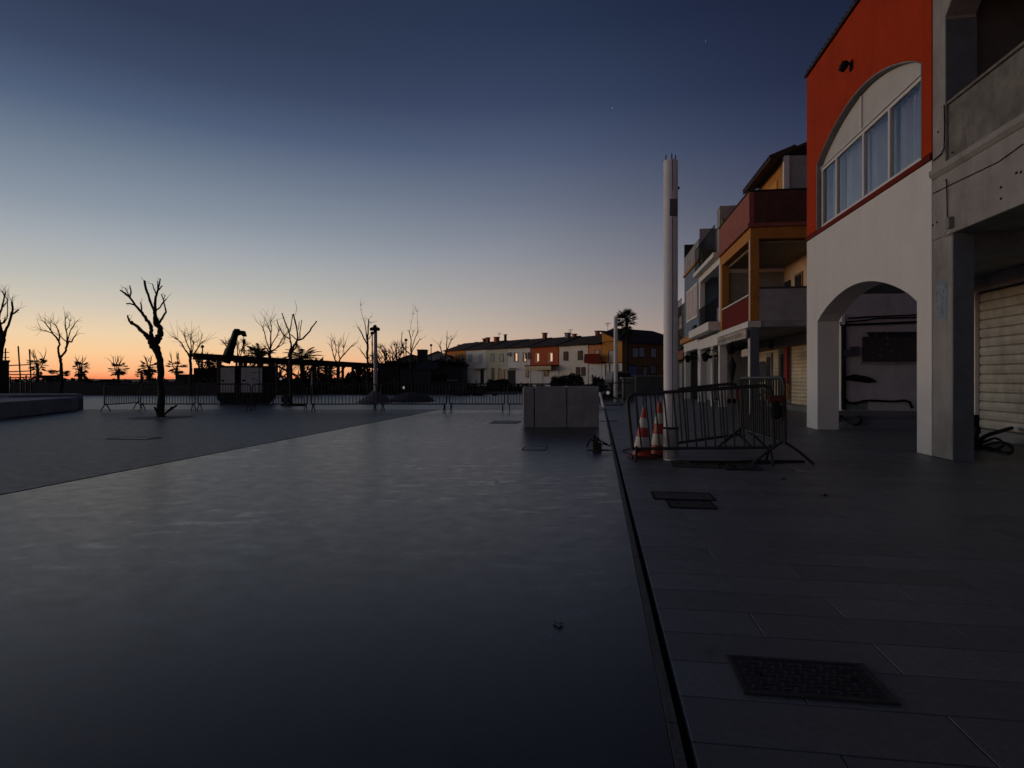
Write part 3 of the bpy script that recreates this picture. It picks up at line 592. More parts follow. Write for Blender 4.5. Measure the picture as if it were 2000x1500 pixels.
# rubble pit round the near pole
c = Gd(1300, 900); m = M(); m.prism([tuple(S(*p)[:2]) for p in ((1.05, 8.55), (2.25, 8.5), (2.3, 9.25), (1.1, 9.3))], .001, .006, 'z'); struct(m.build('soil_patch', SOIL))
for k in range(9):
    p = S(random.uniform(1.1, 2.2), random.uniform(8.55, 9.15)); r_ = random.uniform(.02, .05); m = M()
    m.lathe(p, [(r_ * .7, 0), (r_, r_ * .4), (r_ * .6, r_ * .9), (r_ * .1, r_)], 6)
    tag(m.build('rubble', SOIL if k % 3 else RUB, loc=p), 'lump of rubble on the soil patch round the near pole', 'rubble', 'rubble round the near pole')
for (x0, x1, y, lb) in ((1350, 1455, 905, 'left flat dark board lying in front of the barriers'), (1452, 1572, 904, 'right flat dark board lying by the barrier foot')):
    a = Gd(x0, y); b = Gd(x1, y); m = M(); m.box(a.x, b.x, a.y, a.y + .1, .001, .028); tag(m.build('board', RUB, loc=a), lb, 'board')
# cones
def cone(px, py, H, lean, lb, bands):
    c = Gd(px, py); t = thing('traffic_cone', lb, 'traffic cone', c, 0, 'traffic cones by the near pole')
    M().box(c.x - .2, c.x + .2, c.y - .2, c.y + .2, .004, .045).build('base', mat('cone_base', (.10, .016, .008), .7, .3), t, bevel=.015)
    def R(z): return .15 - (.15 - .028) * (z - .045) / (H - .045)
    def ctr(z): return c + Vector((lean * z, 0, 0))
    for z0, z1, m_ in bands:
        z0 = .046 + z0 * (H - .046); z1 = .046 + z1 * (H - .046); k = M(); o = .003 if m_ is CWHT else 0
        k.tube([ctr(z0) + Vector((0, 0, z0)), ctr(z1) + Vector((0, 0, z1))], [R(z0) + o, R(z1) + o], 24); k.build('white_band' if m_ is CWHT else 'orange_band', m_, t)
B_ = [(0, .17, ORNG), (.17, .38, CWHT), (.38, .58, ORNG), (.58, .78, CWHT), (.78, 1, ORNG)]
cone(1253, 894, .80, .06, 'orange and white traffic cone, left of the two by the pole', B_)
cone(1288, 890.5, .88, 0, 'orange and white traffic cone, right of the two, touching the pole', B_)
# ================================================================ crowd barriers
def barrier(bl, br, tl, tr, n, label, loc, r=.027, feet=True, group='crowd barriers', foot=(.32, .3)):
    bl, br, tl, tr = map(Vector, (bl, br, tl, tr)); d = (br - bl); hd = Vector((d.x, d.y, 0)).normalized(); rz = math.atan2(hd.y, hd.x)
    t = thing('crowd_barrier', label, 'barrier', loc or Vector((bl.x, bl.y, 0)), rz, group)
    def q(s, k): return bl.lerp(br, s).lerp(tl.lerp(tr, s), k)
    Lh = d.length; e = .1 / Lh; pts = [q(0, 0), q(0, .5), q(0, .88), q(e * .35, .965), q(e, 1), q(.5, 1), q(1 - e, 1), q(1 - e * .35, .965), q(1, .88), q(1, .5), q(1, 0)]
    M().tube(pts, r, 8).build('frame', GALV, t); M().tube([q(0, .02), q(1, .02)], r * .85, 8).build('bottom_rail', GALV, t)
    for i in range(1, n):
        s = i / n; M().tube([q(s, .02), q(s, 1)], r * .48, 6).build('bar', GALV, t)
    if feet:
        nrm = Vector((-hd.y, hd.x, 0))
        for s in (.03, .97):
            p = q(s, .03)
            for sg in (-1, 1):
                M().tube([p + Vector((0, 0, .02)), p + nrm * sg * foot[0] * .55 + Vector((0, 0, (.02 - p.z) * .45)), Vector((p.x, p.y, .02)) + nrm * sg * foot[0]], r * .8, 6).build('foot', GALV, t)
    return t
bA = barrier(Wp(1236, 879, 9.1), Wp(1512, 876, 8.6), Wp(1224, 771, 9.1), Wp(1507, 752, 8.6), 15, 'near sagging steel crowd barrier in front of the cones and pole', None, foot=(.28, .3))
bB = barrier(Wp(1234, 880, 9.85), Wp(1446, 850, 11.0), Wp(1226, 771, 9.85), Wp(1439, 748, 11.0), 16, 'steel crowd barrier slanting back behind the tall pole', None)
bC = barrier(Wp(1448, 839, 10.7), Wp(1533, 869, 8.45), Wp(1447, 739, 10.7), Wp(1532, 737.5, 8.45), 19, 'steel crowd barrier running away edge-on toward the shops, red strip at its near end', None, foot=(.42, .3))
m = M(); p = Wp(1505, 775, 8.42); m.box(p.x - .02, p.x + .2, p.y - .012, p.y, p.z - .09, p.z + .02); m.build('red_strip', mat('strip_red', (.12, .012, .01), .6), bC)
m = M(); m.lathe(p + Vector((.08, .0, -.32)), [(.02, 0), (.07, .03), (.085, .14), (.05, .24), (.02, .26)], 8); m.build('hanging_bag', RUB, bC)
m = M(); p = Wp(1437, 765, 10.95); m.box(p.x - .01, p.x + .13, p.y - .03, p.y - .01, p.z - .14, p.z + .05); m.build('red_tape', mat('tape_red', (.25, .05, .04), .6, .6, 30), bB)
# the far row, copies of one
Yb = 22.8
fb = barrier((0, 0, .26), (2.3, 0, .26), (0, 0, 1.05), (2.3, 0, 1.05), 19, 'x', (0, 0, 0), r=.026, group='crowd barriers across the plaza', foot=(.2, .3))
spots = [(204, 271, 22.3, 24.2, 'leftmost barrier of the far row, turned aside'), (275, 381, 22.8, 22.9, 'far row barrier behind the big bare tree'), (387, 489, 22.8, 22.8, 'far row barrier in front of the generator, left half'), (493, 600, 22.8, 22.9, 'far row barrier between generator and forked tree'), (608, 736, 22.7, 22.8, 'far row barrier left of the lamp column with four spots'), (744, 872, 22.8, 22.7, 'far row barrier just right of the lamp column'), (878, 985, 22.9, 22.8, 'far row barrier before the row of houses'), (992, 1100, 22.8, 22.8, 'far row barrier half hidden by the concrete block')]
for i, (a, b, ya, yb, lb) in enumerate(spots):
    P0 = Vector(((a - 1000) / F * ya, ya, 0)); P1 = Vector(((b - 1000) / F * yb, yb, 0)); d = P1 - P0
    sc_ = (d.length / 2.3, 1, 1)
    if i == 0: fb.location = P0; fb.rotation_euler = (0, 0, math.atan2(d.y, d.x)); fb.scale = sc_; fb['label'] = lb
    else: dup(fb, P0, math.atan2(d.y, d.x), lb, sc_)
for (a, b, ya, yb, lb, rx) in ((1168, 1236, 29.5, 29, 'upright barrier behind the distant white pole', 0), (1180, 1222, 24.6, 24.9, 'fallen barrier lying by the foot of the distant white pole', 1.15)):
    P0 = Vector(((a - 1000) / F * ya, ya, 0)); P1 = Vector(((b - 1000) / F * yb, yb, 0)); d = P1 - P0
    o = dup(fb, P0, math.atan2(d.y, d.x), lb, (d.length / 2.3, 1, 1)); o['group'] = 'barriers round the distant white pole'
    if rx: o.rotation_euler = (-rx, 0, math.atan2(d.y, d.x)); o.location.z = .02
# ================================================================ concrete block
c = Gd(1096, 835); t = thing('concrete_block', 'waist high block of three grey concrete pieces on the polished plaza', 'concrete block', c)
Yc = c.y
for x0, x1, dy, h in ((1022.5, 1043, .02, 1.03), (1045, 1106.5, .0, 1.045), (1108, 1170, .01, 1.055)):
    a, b = (x0 - 1000) / F * Yc, (x1 - 1000) / F * Yc; M().box(a, b, Yc + dy, Yc + 1.1, 0, h).build('slab', CONC, t, bevel=.012)
# pipe stub
c = Gd(1166, 880); t = thing('conduit_stub', 'dark stub with curled conduits sticking out of the plaza by the kerb', 'conduit', c)
M().box(c.x - .075, c.x + .075, c.y - .06, c.y + .1, 0, .115).build('collar', mat('stub_brown', (.03, .02, .015), .8), t, bevel=.01)
for k, (a, h) in enumerate(((-.9, .2), (-.3, .27), (.3, .23), (.9, .17), (1.3, .12))):
    M().tube([c + Vector((a * .04, .02, .1)), c + Vector((a * .06, .02, h * .8)), c + Vector((a * .1 - .02, 0, h)), c + Vector((a * .17, -.02, h * .7)), c + Vector((a * .2, -.02, .06 + .02 * k))], .014, 6).build('conduit', RUB, t)
m = M(); m.prism([(c.x - .2, c.y - .06), (c.x + .02, c.y - .1), (c.x + .3, c.y - .04), (c.x + .2, c.y + .16), (c.x - .14, c.y + .14)], .001, .004, 'z'); m.build('mortar_skirt', SOIL, t)
for (x0, x1, y, lb) in ((1171, 1208, 823, 'thin dark joint cover across the kerb beside the concrete block'),):
    a = Gd(x0, y); b = Gd(x1, y); tag(M().box(a.x, b.x, a.y, a.y + .06, .002, .012).build('joint_strip', RUB, loc=a), lb, 'strip')
a, b = Wp(1172, 768, 26), Wp(1179, 798, 24.5); m = M(); m.tube([a, Vector((b.x, b.y, .05))], .07, 4); tag(m.build('white_plank', WTRIM, loc=(b.x, b.y, 0)), 'white plank leaning beside the concrete block', 'plank')
# ================================================================ left bench wall, box, scaffold
m = M(); m.prism([(-15.9, 18.3), (-17.05, 22.6), (-17.25, 23.4), (-17.7, 23.9), (-18.4, 24.0), (-23, 22.6), (-22, 16.6)], 0, .52, 'z'); tag(m.build('bench_wall', CONC, loc=(-16, 20, 0), bevel=.03), 'low thick grey concrete bench wall at left with rounded end', 'bench wall')
m = M(); m.prism([(-19.6, 22.9), (-17.9, 24.6), (-19, 25.6), (-30, 25), (-30, 21)], 0, .62, 'z'); tag(m.build('planter_wall', CONC, loc=(-20, 24, 0), bevel=.03), 'second low concrete wall just behind the bench wall', 'wall')
t = thing('site_cabin', 'black box cabin cut by the left edge of the photo', 'cabin', (-27.5, 30, 0)); CQ = [(-25.62, 30), (-27.45, 31.95), (-30.7, 28.9), (-28.85, 26.95)]; M().prism(CQ, 0, 2.12, 'z').build('body', mat('cabin_black', (.02, .022, .022), .7), t, bevel=.02); M().prism([(-25.56, 30), (-27.46, 32.03), (-30.8, 28.9), (-28.86, 26.87)], 2.121, 2.2, 'z').build('roof', BLACK, t)
t = thing('scaffold', 'open scaffold of poles and rails at far left against the orange sky', 'scaffold', (-33, 40, 0))
def sp(x, y): return Wp(x, y, 40)
for a, b in (((35.5, 676), (42, 772)), ((57.5, 682), (62, 772)), ((20, 735), (20, 772)), ((51, 733), (51, 772))): M().tube([sp(*a), sp(*b)], .045, 6).build('upright', GALV, t)
for a, b in (((18, 714), (60, 712)), ((18, 726), (60, 724.5)), ((18, 731.5), (76, 731.5)), ((18, 738), (61, 736.5))): M().tube([sp(*a), sp(*b)], .04, 6).build('rail', GALV, t)
M().tube([sp(44, 738), sp(60, 747)], .03, 6).build('brace', GALV, t)
t = thing('mast', 'faint thin lattice mast at the far left behind the bare tree', 'mast', Wp(10.5, 745, 80) * 1); q = Wp(10, 745, 80)
t.location = (q.x, q.y, 0); MT[t.name] = Matrix.Translation(t.location)
M().tube([(q.x, q.y, 0), Wp(10.8, 680, 80)], .09, 5).build('mast_pole', GALV, t)
for k in range(5): M().box(q.x - .5, q.x + .5, q.y, q.y + .1, 2 + k * .7, 2.1 + k * .7).build('cross_bar', GALV, t)
# ================================================================ trees
def twigs(m, p, d, n, ln, r):
    for k in range(n):
        dd = (d.normalized() + Vector((random.gauss(0, .55), random.gauss(0, .55), random.gauss(.15, .35)))).normalized(); l = ln * random.uniform(.4, 1.2)
        q = p + dd * l * .5 + Vector((random.gauss(0, .04), 0, random.gauss(0, .04))); e = q + (dd + Vector((random.gauss(0, .3), 0, random.gauss(.1, .3)))).normalized() * l * .5
        m.tube([p, q, e], [r, r * .7, r * .35], 4)
def traced(name, label, Y, tr, trunk, limbs, ppm, tw=4, tl=.35, base=None, depth=.5, rt=.008):
    # trunk and limbs as lines with half-widths; each limb gets its own depth so the crown is round
    t0 = tr(*trunk[0][:2]); c = Wp(*t0, Y); c.z = 0
    t = thing(name, label, 'tree', c); t['group'] = 'pollarded bare trees'
    def P(q, dy): return Wp(*tr(q[0], q[1]), Y + dy)
    def jit(p, r): return p + Vector((random.gauss(0, r * .25), 0, random.gauss(0, r * .25)))
    def sub(ps, rs):
        P2 = []; R2 = []
        for i in range(len(ps) - 1):
            for k in range(3):
                s = k / 3; p = ps[i].lerp(ps[i + 1], s); r = rs[i] * (1 - s) + rs[i + 1] * s
                if k: p = jit(p, r); r *= random.uniform(.9, 1.15)
                P2.append(p); R2.append(r)
        return P2 + [ps[-1]], R2 + [rs[-1]]
    k = Y / F / ppm
    pts = [P(q, 0) for q in trunk]; pts[0].z = -.03; rs = [q[2] * k for q in trunk]; rs[0] *= 1.15
    m = M(); m.tube(*sub(pts, rs), 10); m.build('trunk', BARK, t)
    m = M(); w = M()
    for L_ in limbs:
        dy = random.uniform(-depth, depth); y0 = L_[0][3] if len(L_[0]) > 3 else 0
        n = len(L_); ps = [P(q, dy * (i / (n - 1))) for i, q in enumerate(L_)]; rs = [q[2] * k * .92 for q in L_]
        m.tube(*sub(ps, rs), 7)
        # cut-end knob
        e = ps[-1]; m.lathe(e, [(rs[-1] * .8, -rs[-1]), (rs[-1] * 1.25, 0), (rs[-1] * .6, rs[-1])], 6)
        if tw: twigs(w, ps[-1], ps[-1] - ps[-2], tw, tl, rt); twigs(w, ps[n // 2], ps[-1] - ps[-2], max(1, tw // 2), tl * .6, rt * .8)
    b = m.build('crown', BARK, t)
    if w.v: w.build('twigs', BARK, b)['kind'] = 'stuff'
    return t
z1 = lambda x, y: (x / 4.285, 500 + y / 4.286); z2 = lambda x, y: (380 + x / 5, 560 + y / 5); z3 = lambda x, y: (700 + x / 5.714, 580 + y / 5.714); ident = lambda x, y: (x, y)
T1 = traced('bare_tree', 'large pollarded bare tree standing alone left of the barriers', 19.2, z1, [(1350, 1350, 30), (1352, 1150, 25), (1347, 1000, 25), (1340, 900, 26), (1325, 820, 27), (1300, 760, 32), (1275, 715, 40), (1262, 690, 30)],
 [[(1290, 730, 26), (1260, 705, 28), (1240, 690, 22), (1215, 650, 17), (1160, 600, 15), (1110, 565, 13), (1080, 540, 9), (1068, 500, 6)], [(1130, 575, 10), (1100, 570, 8), (1085, 545, 6)],
  [(1275, 720, 30), (1265, 680, 20), (1270, 620, 16), (1255, 570, 15), (1220, 520, 13), (1190, 475, 13), (1130, 410, 10), (1085, 345, 9), (1040, 310, 7), (1008, 288, 6)],
  [(1187, 475, 8), (1185, 430, 6), (1177, 390, 5)], [(1125, 410, 7), (1100, 402, 6), (1060, 398, 5)], [(1090, 345, 7), (1060, 320, 6), (1022, 292, 5)], [(1088, 342, 6), (1096, 290, 6), (1086, 248, 4)], [(1085, 340, 5), (1065, 300, 4), (1048, 268, 4)],
  [(1280, 730, 36), (1320, 695, 32), (1345, 660, 26), (1346, 610, 22), (1325, 585, 22), (1300, 570, 18), (1300, 500, 15), (1298, 440, 13), (1300, 380, 11), (1312, 320, 9), (1326, 260, 7), (1341, 193, 5)],
  [(1292, 465, 11), (1265, 400, 10), (1240, 320, 10), (1218, 260, 10), (1210, 213, 10)], [(1310, 320, 6), (1290, 280, 5), (1276, 235, 4)], [(1320, 290, 6), (1345, 265, 5), (1358, 250, 4)], [(1320, 270, 5), (1320, 215, 4)],
  [(1305, 458, 8), (1340, 430, 6), (1365, 390, 6), (1391, 362, 5)], [(1325, 570, 11), (1360, 520, 10), (1391, 468, 8), (1379, 420, 6), (1366, 360, 5), (1350, 322, 4)], [(1320, 575, 9), (1325, 540, 7), (1322, 520, 5)], [(1290, 560, 9), (1290, 500, 7)], [(1368, 365, 4), (1383, 330, 3)]],
 4.285, tw=1, tl=.2, depth=.45)
for (x0, y0, x1, y1, r_) in ((1375, 1325, 1478, 1250, .03), (1360, 1340, 1440, 1262, .02), (1330, 1330, 1292, 1265, .028), (1345, 1345, 1300, 1290, .02)):
    a = Wp(*z1(x0, y0), 19.15); b = Wp(*z1(x1, y1), 19.0); a.z = max(a.z, .01); M().tube([a, b], r_, 6).build('base_shoot', BARK, T1)
c = Gd(315, 815.5); tag(M().lathe(c, [(.95, .002), (.9, .008)], 24).build('tree_pit', mat('pit_gravel', (.26, .24, .21), .9, .5, 12, 1, 30), loc=c), 'pale round gravel pit at the foot of the large bare tree', 'tree pit')
traced('bare_tree', 'slender bare tree with two forks standing before the orange sky at left', 41, z1, [(512, 1170, 14), (515, 1000, 12), (512, 900, 11), (502, 850, 11), (500, 838, 11)],
 [[(500, 845, 10), (487, 800, 9), (487, 765, 8), (500, 745, 8), (490, 710, 8), (470, 680, 7), (440, 645, 6), (410, 600, 5), (385, 570, 4)], [(492, 705, 7), (502, 665, 5), (482, 610, 4), (465, 580, 4)], [(440, 648, 5), (400, 632, 4), (350, 620, 3)], [(425, 625, 4), (425, 590, 3), (420, 568, 3)],
  [(510, 845, 10), (548, 800, 9), (558, 760, 9), (572, 715, 8), (600, 720, 6), (612, 690, 5), (630, 668, 5)], [(560, 740, 8), (560, 650, 5), (548, 600, 5), (545, 530, 4)], [(570, 700, 5), (590, 620, 4), (625, 568, 4)], [(560, 720, 5), (520, 685, 4), (498, 668, 4)], [(555, 620, 4), (580, 590, 3), (585, 545, 3)]], 4.285, tw=6, tl=.9, depth=.8, rt=.013)
traced('bare_tree', 'bare pollarded tree cut by the left edge of the photo', 29, z1, [(8, 1170, 15), (8, 900, 14), (10, 780, 16), (20, 700, 24), (28, 650, 22)],
 [[(25, 660, 18), (45, 630, 12), (70, 580, 10), (93, 500, 10), (106, 450, 8), (100, 388, 8)], [(100, 490, 8), (130, 470, 7), (153, 452, 6)], [(15, 680, 20), (0, 620, 20), (-10, 560, 14), (-5, 500, 8), (15, 440, 7), (35, 350, 6), (45, 308, 5)], [(0, 560, 8), (35, 560, 6), (62, 510, 4), (62, 375, 4)], [(15, 570, 6), (40, 530, 4)], [(-5, 500, 7), (20, 430, 5), (65, 375, 4)], [(-10, 560, 12), (-40, 450, 9), (-50, 330, 6)], [(40, 340, 5), (20, 300, 4)]], 4.285, tw=6, tl=.5, depth=.6)
traced('bare_tree', 'bare tree with long upright forks behind the barriers at centre left', 27.3, z2, [(940, 1165, 19), (940, 1000, 15), (940, 850, 15), (936, 720, 16), (938, 640, 18), (948, 600, 16)],
 [[(942, 640, 14), (944, 560, 9), (930, 505, 8), (890, 490, 6), (850, 440, 6), (820, 380, 5), (804, 322, 4)], [(932, 510, 8), (930, 465, 8), (900, 390, 8), (875, 320, 6), (855, 260, 5)], [(930, 440, 6), (945, 360, 5), (958, 273, 5)],
  [(945, 640, 14), (965, 590, 12), (990, 545, 10), (1010, 518, 9), (1005, 450, 8), (990, 370, 8), (967, 270, 7)], [(1000, 525, 9), (1060, 505, 9), (1110, 450, 8), (1150, 390, 7), (1190, 338, 6)], [(1028, 512, 6), (1028, 440, 5), (1040, 370, 4), (1047, 328, 4)], [(1005, 520, 7), (975, 500, 6), (945, 470, 5)], [(960, 620, 10), (985, 600, 8), (1000, 550, 7)], [(1015, 420, 4), (1022, 340, 3)], [(985, 275, 2), (998, 200, 2), (985, 150, 1.3), (975, 128, 1)]], 5, tw=0, depth=.5)
traced('bare_tree', 'bushy bare tree rising just behind the pergola beam', 46, z2, [(740, 1050, 14), (738, 800, 14), (735, 680, 15), (735, 640, 13)],
 [[(730, 650, 9), (712, 610, 7), (688, 590, 5)], [(735, 650, 9), (745, 540, 7), (745, 450, 6), (725, 400, 5)], [(735, 620, 7), (700, 530, 5), (684, 450, 5), (668, 400, 4)], [(745, 600, 6), (765, 540, 5), (800, 490, 4), (820, 435, 4)], [(740, 640, 9), (770, 620, 8), (800, 600, 7), (830, 560, 5), (855, 515, 5), (870, 490, 4)], [(745, 500, 5), (750, 400, 4), (740, 350, 3)], [(800, 600, 5), (860, 560, 4), (880, 520, 3)]], 5, tw=8, tl=1.3, depth=1, rt=.014)
traced('bare_tree', 'twin stemmed bare tree above the middle of the pergola beam', 60, z2, [(1400, 950, 9), (1395, 800, 9), (1400, 740, 9)],
 [[(1400, 745, 8), (1425, 700, 7), (1440, 682, 6), (1470, 650, 6), (1520, 592, 5)], [(1418, 700, 6), (1405, 650, 5), (1410, 590, 4)], [(1398, 745, 7), (1370, 710, 7), (1350, 640, 4), (1340, 590, 4)], [(1370, 700, 5), (1385, 640, 4), (1378, 580, 4)], [(1460, 655, 4), (1455, 600, 3)]], 5, tw=7, tl=1.4, depth=1, rt=.02)
traced('bare_tree', 'tall narrow bare tree just left of the lamp column with four spots', 33.5, z2, [(1692, 1110, 13), (1690, 900, 10), (1690, 700, 10), (1690, 560, 11)],
 [[(1690, 560, 10), (1690, 500, 9), (1695, 420, 7), (1700, 323, 6)], [(1685, 560, 9), (1655, 510, 7), (1630, 450, 6), (1600, 400, 5)], [(1682, 520, 7), (1675, 430, 5), (1662, 350, 4)], [(1700, 510, 6), (1722, 480, 4), (1733, 465, 3)], [(1665, 360, 2.5), (1640, 290, 2), (1625, 230, 1.5), (1622, 190, 1)], [(1700, 330, 3), (1712, 350, 3)], [(1690, 720, 6), (1655, 660, 5), (1620, 620, 4)], [(1690, 760, 5), (1740, 700, 4), (1735, 600, 3)]], 5, tw=4, tl=.5, depth=.4)
traced('bare_tree', 'bare tree with two whip-like shoots above the dark kiosk', 48, z3, [(590, 900, 14), (590, 700, 13), (592, 640, 12)],
 [[(592, 650, 10), (585, 560, 8), (590, 480, 6), (570, 400, 5), (565, 380, 4)], [(590, 600, 7), (620, 500, 5), (640, 440, 4), (660, 400, 4)], [(595, 620, 6), (640, 540, 5), (682, 480, 4)], [(585, 640, 8), (530, 600, 6), (490, 540, 6), (478, 480, 5), (485, 425, 4)], [(655, 410, 2), (660, 300, 1.6), (655, 170, 1.2)], [(570, 395, 2), (590, 290, 1.5), (610, 200, 1)], [(600, 440, 4), (612, 395, 3)]], 5.714, tw=4, tl=.6, depth=.8, rt=.013)
traced('bare_tree', 'small bare tree in front of the left end of the house row', 62, z3, [(950, 850, 10), (960, 720, 9), (985, 620, 8)],
 [[(985, 630, 7), (985, 540, 6), (988, 480, 5)], [(985, 600, 6), (1015, 530, 5), (1035, 482, 4)], [(955, 720, 8), (935, 650, 6), (920, 580, 6), (910, 545, 5)], [(960, 700, 6), (1000, 660, 4), (1060, 690, 3)]], 5.714, tw=6, tl=1.1, depth=1, rt=.02)
traced('bare_tree', 'medium bare tree with thin crown left of the pergola', 44, z1, [(1600, 1150, 13), (1598, 950, 12), (1590, 870, 11), (1592, 850, 10)],
 [[(1592, 860, 9), (1570, 810, 7), (1540, 770, 6), (1510, 720, 5), (1492, 705, 4)], [(1595, 850, 8), (1590, 790, 5), (1560, 720, 4), (1548, 685, 4)], [(1597, 850, 8), (1600, 780, 5), (1595, 700, 4)], [(1600, 845, 8), (1630, 810, 6), (1655, 770, 5), (1673, 738, 5)], [(1610, 800, 5), (1620, 730, 4)]], 4.285, tw=9, tl=1.5, depth=1, rt=.016)
def wild(px, Y, top, label, spread=1.3, base=0, n=5, grp='bare trees along the far promenade', tw=5):
    H = EH + (HZ - top) / F * Y; c = Vector(((px - 1000) / F * Y, Y, base)); t = thing('bare_tree', label, 'tree', c, 0, grp)
    fk = H * random.uniform(.42, .55); bend = random.uniform(-.15, .15)
    M().tube([c, c + Vector((bend, 0, fk * .5)), c + Vector((0, 0, fk))], [.14, .11, .12], 8).build('trunk', BARK, t); m = M(); w = M()
    def br(p, d, l, r, lv):
        q = p + d * l * .5 + Vector((random.gauss(0, .07), random.gauss(0, .07), 0)) * l; e = q + (d + Vector((0, 0, .35))).normalized() * l * .5
        m.tube([p, q, e], [r, r * .8, r * .65], 6)
        if lv == 0: m.lathe(e, [(r * .6, -r), (r * .95, 0), (r * .5, r * .8)], 5); twigs(w, e, d, tw, H * .12, .014 + Y * .0001); return
        for k in range(random.choice((2, 3))): br(e, (d + Vector((random.gauss(0, .45), random.gauss(0, .45), random.uniform(.1, .6)))).normalized(), l * .62, r * .65, lv - 1)
    for k in range(n):
        a = 2 * PI * k / n + random.uniform(-.4, .4); br(c + Vector((0, 0, fk)), Vector((math.cos(a) * .55 * spread, math.sin(a) * .55 * spread, 1)).normalized(), (H - fk) * .62, .07, 1)
    b = m.build('crown', BARK, t); w.build('twigs', BARK, b)['kind'] = 'stuff'; return t
for px, Y, top, lb in ((749, 55, 690, 'low bare tree just right of the four spot lamp column'), (762, 58, 684, 'low spiky bare tree above the dark kiosk, leftmost'), (777, 52, 672, 'low bare tree with hooked branch above the kiosk'), (738, 62, 696, 'faint low bare tree seen past the lamp column'), (462, 62, 665, 'thin bare tree under the crane hook'), (493, 66, 682, 'thin low bare tree left of the feathery palm'), (397, 60, 690, 'dark thin tree against sky at the pergola end'), (545, 64, 700, 'low bare tree hidden behind the pergola middle')):
    wild(px, Y, top, lb, tw=8)
# ---- palms
def palm(px, Y, top, label, cr=1.3, fan=False, n=30, skirt=False, lx=0, lo=-.55, hi=1.25, bw_=.035):
    H = EH + (HZ - top) / F * Y - cr * .55; c = Vector(((px - 1000) / F * Y, Y, 0)); t = thing('palm_tree', label, 'palm', c, 0, 'palm trees')
    hd = c + Vector((lx, 0, H)); rt = .2 if cr > 1.6 else .14
    M().tube([c, c.lerp(hd, .5) + Vector((.05, 0, 0)), hd - Vector((0, 0, .15)), hd], [rt * 1.2, rt * .9, rt * 1.1, rt * .6], 10).build('trunk', BARK, t)
    m = M(); NF = n + (n // 2 if skirt else 0)
    for k in range(NF):
        a = k * 2.399; low = k >= n
        el = random.uniform(lo, hi) if not low else random.uniform(-1.4, -.8); l = cr * random.uniform(.8, 1.1)
        d = Vector((math.cos(a) * math.cos(el), math.sin(a) * math.cos(el), math.sin(el))); pts = []; p = hd.copy()
        if low: p = hd - Vector((0, 0, random.uniform(0, cr * .9)))
        droop = .9 if not fan else .2
        for s in range(7): pts.append(p.copy()); dd = (d - Vector((0, 0, droop * (s / 6) ** 1.5))).normalized(); p += dd * l / 6
        m.tube(pts, [.02, .018, .015, .012, .01, .008, .006], 4)
        side = d.cross(Vector((0, 0, 1)));
        if side.length < .1: side = Vector((1, 0, 0))
        side.normalize()
        if fan:
            o = pts[4]
            for j in range(-8, 9):
                q = (d.normalized() * math.cos(j * .2) + side * math.sin(j * .2)).normalized(); e = o + q * l * .5 - Vector((0, 0, .1 * l * abs(j) / 8 + .02)); s2 = (Vector((0, 0, 1)).cross(q) + Vector((0, 0, .35))) * bw_ * cr
                m.add([o, (o + e) / 2 + s2, e, (o + e) / 2 - s2], [(0, 1, 2, 3)])
        else:
            for s in range(1, 7):
                for j in (0, .5):
                    o = pts[s].lerp(pts[min(s + 1, 6)], j); ll = l * .24 * math.sin(PI * min(.95, (s + j) / 6.6)) + .05
                    for sg in (-1, 1):
                        e = o + side * sg * ll + (d * .5 - Vector((0, 0, .45))) * ll; w = d * .055
                        m.add([o - w, o + w, e], [(0, 1, 2)])
    m.build('crown', LEAF, t); return t
palm(1224, 60, 613, 'tall palm tree above the corner house right of the distant pole', 1.08, True, 64, True)
palm(508, 52, 680, 'feathery palm behind the pergola right of the crane', 1.5)
palm(590, 50, 680, 'feathery palm with arching fronds right of the forked bare tree', 1.7, False, 34)
palm(622, 62, 706, 'small palm under the pergola beam at centre', 1.2)
palm(644, 58, 712, 'dark small palm seen between pergola posts', 1.2)
palm(702, 66, 716, 'small palm seen through the last pergola bay', 1.0)
palm(716, 66, 722, 'tiny palm beside the lamp column foot', .9)
FP = [(71, 70, 701, 'far palm by the scaffold at left with shaggy crown', 1.7), (118, 66, 722, 'low palm at the foot of the slender bare tree', 1.5), (158, 72, 710, 'far small palm right of the slender bare tree', 1.5), (229, 72, 712, 'far small palm midway between the two bare trees', 1.5), (274, 76, 723, 'low far palm just left of the large bare tree', 1.3), (293, 72, 706, 'far palm touching the left side of the large tree trunk', 1.5), (347, 72, 708, 'far tilted palm right of the large bare tree', 1.5), (407, 64, 700, 'dark palm at the left end of the pergola', 1.7), (422, 66, 706, 'second dark palm at the left end of the pergola', 1.5)]
for px, Y, top, lb, cr in FP: palm(px, Y, top, lb, cr * random.uniform(.62, .82), True, random.randint(22, 34), px in (71, 158, 293, 407), random.uniform(-.3, .3), random.uniform(-1.1, -.7), random.uniform(.6, 1.0), .055)
for px, Y, top, lb in ((75, 78, 686, 'wispy bare branches behind the palm by the scaffold'), (154, 80, 697, 'wispy bare tree behind the small palm, left of centre sky'), (230, 80, 697, 'wispy bare tree behind the palm midway at left'), (291, 80, 698, 'wispy bare tree behind the palm at the large trunk'), (344, 80, 690, 'wispy bare tree behind the tilted palm'), (388, 74, 688, 'thin bare tree right of the medium bare tree')):
    wild(px, Y, top, lb, .55, 0, 3, 'bare trees along the far promenade', 1)
